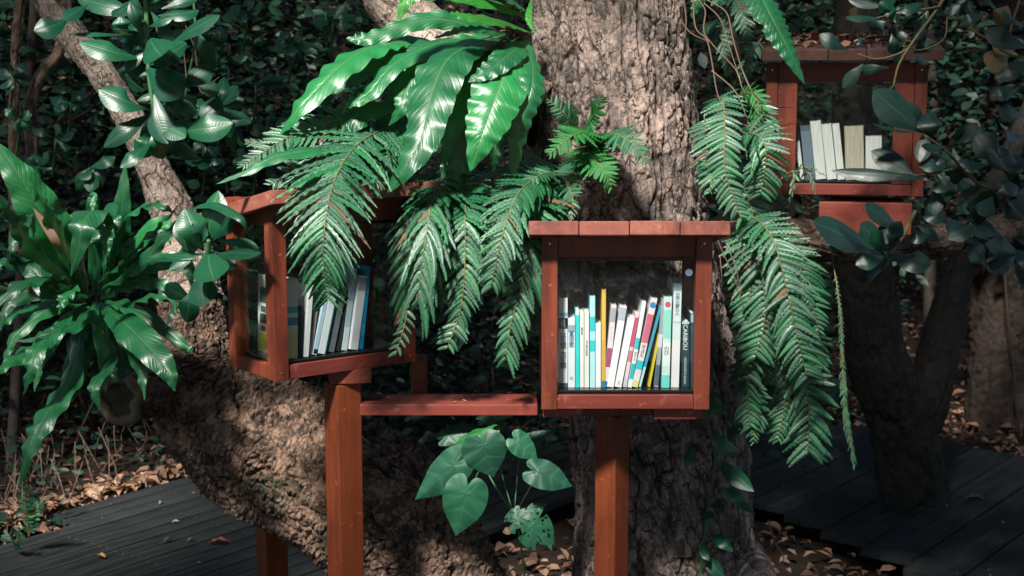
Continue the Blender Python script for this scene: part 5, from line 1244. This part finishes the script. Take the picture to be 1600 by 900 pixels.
# ------------------------------------------------------------------ scattered leaf masses (numpy)
def leaf_cloud(name, C, size, mat, up=0.4, seed=1, flat=False, curl=0.25, asp=0.42, simple=False):
    rs = np.random.RandomState(seed); n = len(C)
    D = rs.normal(size=(n, 3)); D[:, 2] *= (0.35 if not flat else 0.15); D /= np.linalg.norm(D, axis=1)[:, None]
    Nn = rs.normal(size=(n, 3)) * (0.55 if not flat else 0.35); Nn[:, 2] += up*2 if not flat else 1.2; Nn[:, 1] -= 0.4 if not flat else 0
    S = np.cross(D, Nn); S /= np.linalg.norm(S, axis=1)[:, None]; Nn = np.cross(S, D)
    L = (size[0] + (size[1] - size[0]) * rs.rand(n)**1.5)[:, None]; Wd = L * (asp + 0.18*rs.rand(n)[:, None])
    cu = L * curl * (0.3 + rs.rand(n)[:, None])
    P = np.stack([C - D*L*.5, C - D*L*.15 + S*Wd*.46 + Nn*cu*.35, C + D*L*.2 + S*Wd*.40 + Nn*cu*.35, C + D*L*.5 - Nn*cu*.3,
                  C + D*L*.2 - S*Wd*.40 + Nn*cu*.35, C - D*L*.15 - S*Wd*.46 + Nn*cu*.35, C - D*L*.15, C + D*L*.2], 1)
    V = P.reshape(-1, 3)
    q = np.array([[0, 1, 6], [0, 6, 5], [7, 2, 3], [7, 3, 4]]); q4 = np.array([[6, 1, 2, 7], [5, 6, 7, 4]])
    if simple:
        q = np.zeros((0, 3), int); q4 = np.array([[0, 1, 2, 3], [0, 3, 4, 5]])
    b = (np.arange(n)*8)[:, None]
    T3 = (b[:, :, None] + q[None]).reshape(-1, 3); T4 = (b[:, :, None] + q4[None]).reshape(-1, 4)
    me = bpy.data.meshes.new(name)
    me.vertices.add(len(V)); me.vertices.foreach_set('co', V.astype(np.float32).ravel())
    loops = np.concatenate([T3.ravel(), T4.ravel()]).astype(np.int32)
    me.loops.add(len(loops)); me.loops.foreach_set('vertex_index', loops)
    st_ = np.concatenate([np.arange(len(T3))*3, len(T3)*3 + np.arange(len(T4))*4]).astype(np.int32)
    me.polygons.add(len(st_)); me.polygons.foreach_set('loop_start', st_); me.update(calc_edges=True)
    me.polygons.foreach_set('use_smooth', [True]*len(st_))
    me.materials.append(mat); return me
npr = np.random.RandomState(5)
def on_deck(x, y):
    s = x*DP.x + y*DP.y; t = x*DD.x + y*DD.y
    L_ = (s > sL - 0.01) & (s < sL + 1.55) & (t < 5.35) & (t > np.where(s < sL + .19, t_x, -9))
    sa, ta, sb, tb = p1.dot(DP), p1.dot(DD), p2.dot(DP), p2.dot(DD)
    t0 = np.where(s > sa, ta + (tb-ta)*(s-sa)/(sb-sa), ta)
    sa, ta, sb, tb = q1.dot(DP), q1.dot(DD), q2.dot(DP), q2.dot(DD)
    t1 = ta + (tb-ta)*(s-sa)/(sb-sa)
    R_ = (s > sR - .01) & (s < sR + 2.95) & (t > t0) & (t < t1)
    return L_ | R_
n = 44000
x = npr.uniform(-6, 6.5, n); y = npr.uniform(2.2, 15, n)
keep = ~on_deck(x, y) & (np.abs(x) < 0.5*y + 0.8); x, y = x[keep], y[keep]
z = ground_z(x, y) + 0.012 + npr.rand(len(x))*0.045
o = part('leaf_litter', leaf_cloud('leaf_litter', np.stack([x, y, z], -1), (0.035, 0.085), M['litter'], flat=True, seed=3, curl=0.45), None)
tag(o, 'brown fallen leaves covering the forest floor', 'leaf litter', kind='stuff')
n = 5000; s_ = npr.normal(0, .05, n); tt = npr.uniform(1.5, 5.0, n)      # leaves heaped along the edge of the left deck
ss = sL - 0.06 + s_ - 0.03; x = ss*DP.x + tt*DD.x; y = ss*DP.y + tt*DD.y; k = ~on_deck(x, y); x, y = x[k], y[k]
z = -0.05 + 0.07*npr.rand(len(x))
part('leaf_litter', leaf_cloud('leaf_litter', np.stack([x, y, z], -1), (0.04, 0.09), M['litter'], flat=True, seed=8, curl=0.5), o)

q = np.stack([npr.uniform(-.23, .22, 160), npr.uniform(-.02, .30, 160)], -1); Mr = np.array(box_matrix(RB))
zz = 0.350 + .003 + .028 + (q[:, 1] + .056)*math.tan(R(7)) + 0.006 + .008*npr.rand(160)
C = np.stack([q[:, 0], q[:, 1], zz], -1) @ Mr[:3, :3].T + Mr[:3, 3]
o = part('roof_litter', leaf_cloud('roof_litter', C, (0.015, 0.055), M['litter'], flat=True, seed=28, curl=0.4), None)
tag(o, 'dead leaves lying on the roof of the right bookcase', 'leaf litter', kind='stuff')
n = 26; C = np.stack([npr.uniform(W(575, 620, 3).x, W(835, 620, 3).x, n), npr.uniform(2.955, 3.04, n), 0*npr.rand(n) + z_beam + .003], -1)
o = part('board_crumbs', leaf_cloud('board_crumbs', C, (0.004, 0.014), M['litter'], flat=True, seed=29, curl=0.3), None)
tag(o, 'tiny dry flakes on the long red board', 'leaf crumbs', kind='stuff')
n = 700; x = npr.uniform(-3.2, 5.0, n); y = npr.uniform(3.6, 8.0, n); k = on_deck(x, y); x, y = x[k], y[k]
o = part('deck_crumbs', leaf_cloud('deck_crumbs', np.stack([x, y, 0.004 + 0*x], -1), (0.006, 0.022), M['litter'], flat=True, seed=18, curl=0.3), None)
tag(o, 'crumbs of dry leaf strewn on the dark decks', 'leaf crumbs', kind='stuff')
def one_leaf(label, px, py, wpx, col, an, name='fallen_leaf', curlv=0.25):
    g = G(px, py, 0.006); m_ = leaf_mat('fallen_leaf_' + name, col, tuple(min(1, c*1.3) for c in col), rough=0.55, trans=0.1)
    L = wpx*sc(g.y); D = Vector((math.cos(an), math.sin(an), 0))
    me = leaf_mesh('fallen_leaf', [g - D*L/2, g + Vector((0, 0, .006)), g + D*L/2 + Vector((0, 0, .004))], L*0.42, 'ell', m_, hint=(0, 0, 1), cup=-0.4, nv=12, nu=6, wave=L*0.04, nw=3)
    tag(part('fallen_leaf', me, None), label, 'fallen leaf')
one_leaf('curled orange red leaf on the left deck, left of the orange post', 342, 849, 34, (0.22, 0.055, 0.03), 0.1, 'red')
one_leaf('amber leaf on the left deck near the bottom edge', 157, 871, 22, (0.25, 0.13, 0.03), -0.5, 'amber')
one_leaf('small green leaf on the left deck', 262, 845, 16, (0.06, 0.10, 0.05), 0.8, 'green')
one_leaf('small tan leaf between the green and the red one on the left deck', 298, 845, 13, (0.14, 0.11, 0.05), 0.6, 'tan')
one_leaf('white leaf scrap on the left deck', 274, 817, 12, (0.35, 0.36, 0.35), 0.1, 'white')
one_leaf('pale green folded leaf upright on the left deck', 251, 786, 10, (0.30, 0.36, 0.24), 1.4, 'pale')
one_leaf('brown dry leaf lying on the right deck', 1522, 781, 32, (0.10, 0.045, 0.03), -0.1, 'brown')

# shrubs and young trees of the undergrowth
def bushy(label, cx, cy, h, rx, n, size, mat, seed, z0=None, group='undergrowth shrubs behind the bookcases', low=0.0, name='bush'):
    zb = float(ground_z(cx, cy)) if z0 is None else z0
    t = thing(name, label, 'shrub', (cx, cy, zb), group=group)
    rs = np.random.RandomState(seed)
    ncl = 26; cl = np.stack([rs.uniform(-1, 1, ncl)*rx*.8, rs.uniform(-1, 1, ncl)*rx*.55, low + rs.rand(ncl)*(h - low)], -1)
    k = rs.randint(0, ncl, n)
    C = cl[k] + rs.normal(size=(n, 3))*np.array([rx*.24, rx*.22, h*.09])
    C[:, 2] = np.maximum(C[:, 2], 0.03); C += np.array([cx, cy, zb])
    part('foliage', leaf_cloud('foliage', C, size, M[mat], seed=seed, simple=cy > 7), t)
    V, F = [], []
    for j in range(5):
        a = cl[rs.randint(0, ncl)]
        b0 = Vector((cx + rs.uniform(-.12, .12), cy + rs.uniform(-.12, .12), zb - .05)); b1 = Vector((cx + a[0], cy + a[1], zb + a[2] + .1))
        mid = (b0 + b1)/2 + Vector((rs.uniform(-.25, .25), rs.uniform(-.2, .2), .1))
        tube_vf(catmull([b0, mid, b1], 8), [0.006, 0.004, 0.002], 5, V, F)
    part('stem', mk('stem', V, F, M['stemdk']), t)
    return t
bs = [ # px centre, Y, height, radius, leaves, size
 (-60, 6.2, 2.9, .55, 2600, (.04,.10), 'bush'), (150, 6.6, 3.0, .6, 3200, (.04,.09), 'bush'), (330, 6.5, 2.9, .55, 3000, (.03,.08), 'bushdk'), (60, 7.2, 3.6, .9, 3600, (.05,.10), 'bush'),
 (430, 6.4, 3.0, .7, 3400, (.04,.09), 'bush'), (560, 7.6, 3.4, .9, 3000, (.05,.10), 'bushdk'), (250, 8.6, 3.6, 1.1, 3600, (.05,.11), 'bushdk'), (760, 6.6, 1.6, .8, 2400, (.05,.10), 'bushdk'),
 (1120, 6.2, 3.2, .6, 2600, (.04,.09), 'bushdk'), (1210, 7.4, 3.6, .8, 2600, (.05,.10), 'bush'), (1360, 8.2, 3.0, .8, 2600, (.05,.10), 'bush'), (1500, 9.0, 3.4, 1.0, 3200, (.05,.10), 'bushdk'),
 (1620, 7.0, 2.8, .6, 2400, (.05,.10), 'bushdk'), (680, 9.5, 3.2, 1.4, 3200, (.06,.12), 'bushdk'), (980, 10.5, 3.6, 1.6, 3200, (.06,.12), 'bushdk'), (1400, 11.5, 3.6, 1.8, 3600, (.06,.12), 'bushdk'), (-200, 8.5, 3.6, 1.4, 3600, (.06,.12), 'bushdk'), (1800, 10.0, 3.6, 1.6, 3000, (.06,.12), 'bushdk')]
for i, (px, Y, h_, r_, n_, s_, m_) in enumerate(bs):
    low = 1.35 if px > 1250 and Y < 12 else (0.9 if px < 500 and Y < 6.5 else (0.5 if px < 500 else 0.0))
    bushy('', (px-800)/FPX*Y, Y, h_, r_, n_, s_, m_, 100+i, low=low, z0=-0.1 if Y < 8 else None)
BUSH = ['leafy dark shrub at the left edge behind the nest fern', 'leafy shrub behind the pale leaning limb and the nest fern', 'deep green shrub between the pale limb and the left bookcase',
 'tall shrub farther back, behind the slim sapling at far left', 'dark shrub above the left bookcase, left of the top nest fern', 'deep shade shrub seen under the pale limb, top centre', 'dim shrub far back above the glossy branch',
 'low dim shrub behind the red board', 'dim shrub right beside the big trunk at the top', 'leafy shrub behind the left side of the right bookcase', 'leafy shrub seen through the glass of the right bookcase', 'dim shrub far behind the fork of the dark tree',
 'dim shrub at the upper right edge beside the broad brown trunk', 'farthest dim shrub behind the two front bookcases', 'far dim shrub hidden mostly by the big trunk', 'farthest shrub on the slope at the right', 'far shrub on the slope at the upper left corner', 'far shrub on the slope at the right edge']
for o_, l_ in zip([o for o in COL.objects if o.name.startswith('bush') and o.get('category') == 'shrub'], BUSH): o_['label'] = l_

for k, (px, Y, r_, lab) in enumerate(((300, 7.2, 12, 'thin dark stem behind the glossy shrub'), (150, 6.9, 8, 'thin stem behind the left nest fern'), (520, 7.8, 14, 'dim slender trunk above the left bookcase'),
        (1120, 6.5, 8, 'thin stem in the gap right of the big trunk'), (1470, 7.4, 10, 'thin stem between the forked tree and the broad brown trunk'), (-10, 6.0, 9, 'thin stem at the left edge'), (700, 7.0, 10, 'dim stem behind the ferns between the bookcases'))):
    x_ = (px-800)/FPX*Y; zb_ = float(ground_z(x_, Y)) - .05; t = thing('sapling', lab, 'tree', (x_, Y, zb_))
    P = [Vector((x_, Y, zb_))]
    for q in range(1, 7): P.append(Vector((P[-1].x + rnd.uniform(-.12, .12), Y + rnd.uniform(-.05, .05), zb_ + q*0.75)))
    V, F = tube_vf(catmull(P, 30), [r_*sc(Y), r_*sc(Y)*.8, r_*sc(Y)*.5], 9)
    for q in range(5):
        p_ = P[2 + q % 4]; sd = rnd.choice((-1, 1)); e_ = p_ + Vector((sd*rnd.uniform(.3, .7), rnd.uniform(-.2, .2), rnd.uniform(.2, .7)))
        tube_vf(catmull([p_, (p_ + e_)/2 + Vector((0, 0, -.04)), e_], 8), [r_*sc(Y)*.4, r_*sc(Y)*.3, r_*sc(Y)*.12], 6, V, F)
    part('trunk', mk('trunk', V, F, M['twigbk']), t)

# low ground plants among the litter
n = 2600; x = npr.uniform(-3.2, -0.9, n); y = npr.uniform(4.6, 7.5, n); k = ~on_deck(x, y) & (vnoise(x*2.1, y*2.1, x*0, 9) > .5); x, y = x[k], y[k]
o = part('ground_cover', leaf_cloud('ground_cover', np.stack([x, y, ground_z(x, y) + .05 + .22*npr.rand(len(x))], -1), (.03, .07), M['bushdk'], seed=14), None)
tag(o, 'low dark seedlings among the leaf litter', 'ground cover', kind='stuff')
n = 1500; V, F = [], []
for i in range(420):
    xx, yy = rnd.uniform(-2.8, -0.7), rnd.uniform(4.7, 7.2)
    if on_deck(np.array([xx]), np.array([yy]))[0]: continue
    b = Vector((xx, yy, float(ground_z(xx, yy)))); e = b + Vector((rnd.uniform(-.15, .15), rnd.uniform(-.1, .1), rnd.uniform(.08, .35)))
    tube_vf([b, (b+e)/2 + Vector((rnd.uniform(-.03, .03), 0, 0)), e], [.003, .002, .001], 4, V, F)
tag(part('twigs', mk('twigs', V, F, M['twig']), None), 'thin dry stalks standing in the leaf litter', 'twigs', kind='stuff')

# ------------------------------------------------------------------ unseen leaves added for the light: canopy overhead, foliage behind the viewer
def canopy(n, xr, yr, zr, seed, size=(.08, .18), gaps=()):
    rs = np.random.RandomState(seed)
    C = np.stack([rs.uniform(*xr, n), rs.uniform(*yr, n), rs.uniform(*zr, n)], -1)
    s = np.array(SUN_TO)
    keep = np.ones(n, bool)
    for (p, r, pr) in gaps:
        v = C - np.array(p); tt = v @ s; d = np.linalg.norm(v - tt[:, None]*s, axis=1)
        keep &= ~((d < r) & (rs.rand(n) < pr))
    return C[keep]
def lit(px, py, Y, r, pr=1.0): return (tuple(W(px, py, Y)), r, pr)
gaps = [lit(600, 160, 3.0, .34), lit(740, 300, 3.0, .36), lit(960, 130, 3.2, .26), lit(990, 370, 2.9, .30), lit(1180, 330, 3.2, .30), lit(1225, 440, 3.08, .20), lit(480, 330, 2.8, .28),
        lit(530, 700, 3.0, .14), lit(530, 860, 3.0, .14), lit(450, 690, 3.45, .17), lit(625, 790, 3.35, .15), lit(765, 735, 2.9, .15), lit(700, 620, 2.95, .12), lit(960, 800, 3.0, .07), lit(1220, 200, 3.6, .24), lit(1300, 250, 3.8, .2),
        lit(100, 400, 3.1, .30), lit(260, 380, 3.0, .28), lit(240, 570, 3.0, .16), lit(230, 130, 3.1, .26), lit(60, 40, 3.6, .2), lit(1000, 520, 2.9, .22), lit(640, 40, 3.3, .3), lit(860, 560, 2.9, .22)]
far = [lit(150, 745, 5.6, .5), lit(60, 800, 5.0, .2), lit(60, 830, 4.9, .35), lit(1580, 640, 7.6, .28), lit(1430, 560, 8.5, .4), lit(1300, 880, 4.6, .3), lit(1330, 150, 8.0, .35)]
C = np.concatenate([canopy(5000, (-10, 10), (-15, -9), (4.5, 7), 83), canopy(3500, (-12, -6), (-9, 3), (3.0, 6.5), 84), canopy(3500, (6, 12), (-9, 3), (3.0, 6.5), 85), canopy(16000, (-6, 6), (-6, 1.6), (4.2, 6.8), 77, gaps=gaps + far), canopy(17000, (-9, 9), (1.8, 15), (3.9, 5.5), 79, gaps=far)])
o = part('shade_canopy', leaf_cloud('shade_canopy', C, (.18, .36), M['canopy'], seed=78, simple=True), None)  # unseen leaves, holes cut along sun rays to place the lit patches
tag(o, 'unseen leaf canopy added overhead to shade and dapple the scene', 'canopy', kind='stuff')
rs = np.random.RandomState(90); n = 9000
C = np.stack([rs.uniform(-9, 9, n), rs.uniform(-15, -10.5, n), rs.rand(n)**1.1*5.5 + 0.3], -1)
o = part('reflection_backdrop', leaf_cloud('reflection_backdrop', C, (.12, .3), M['canopy'], seed=91, simple=True), None)  # unseen backdrop added for the glass to reflect and to cut skylight
tag(o, 'unseen foliage backdrop added behind the viewer for the glass reflections', 'woodland', kind='stuff')
print('OBJECTS', len(COL.objects), 'TRIS', sum(len(o.data.polygons)*2 for o in COL.objects if o.type == 'MESH'))
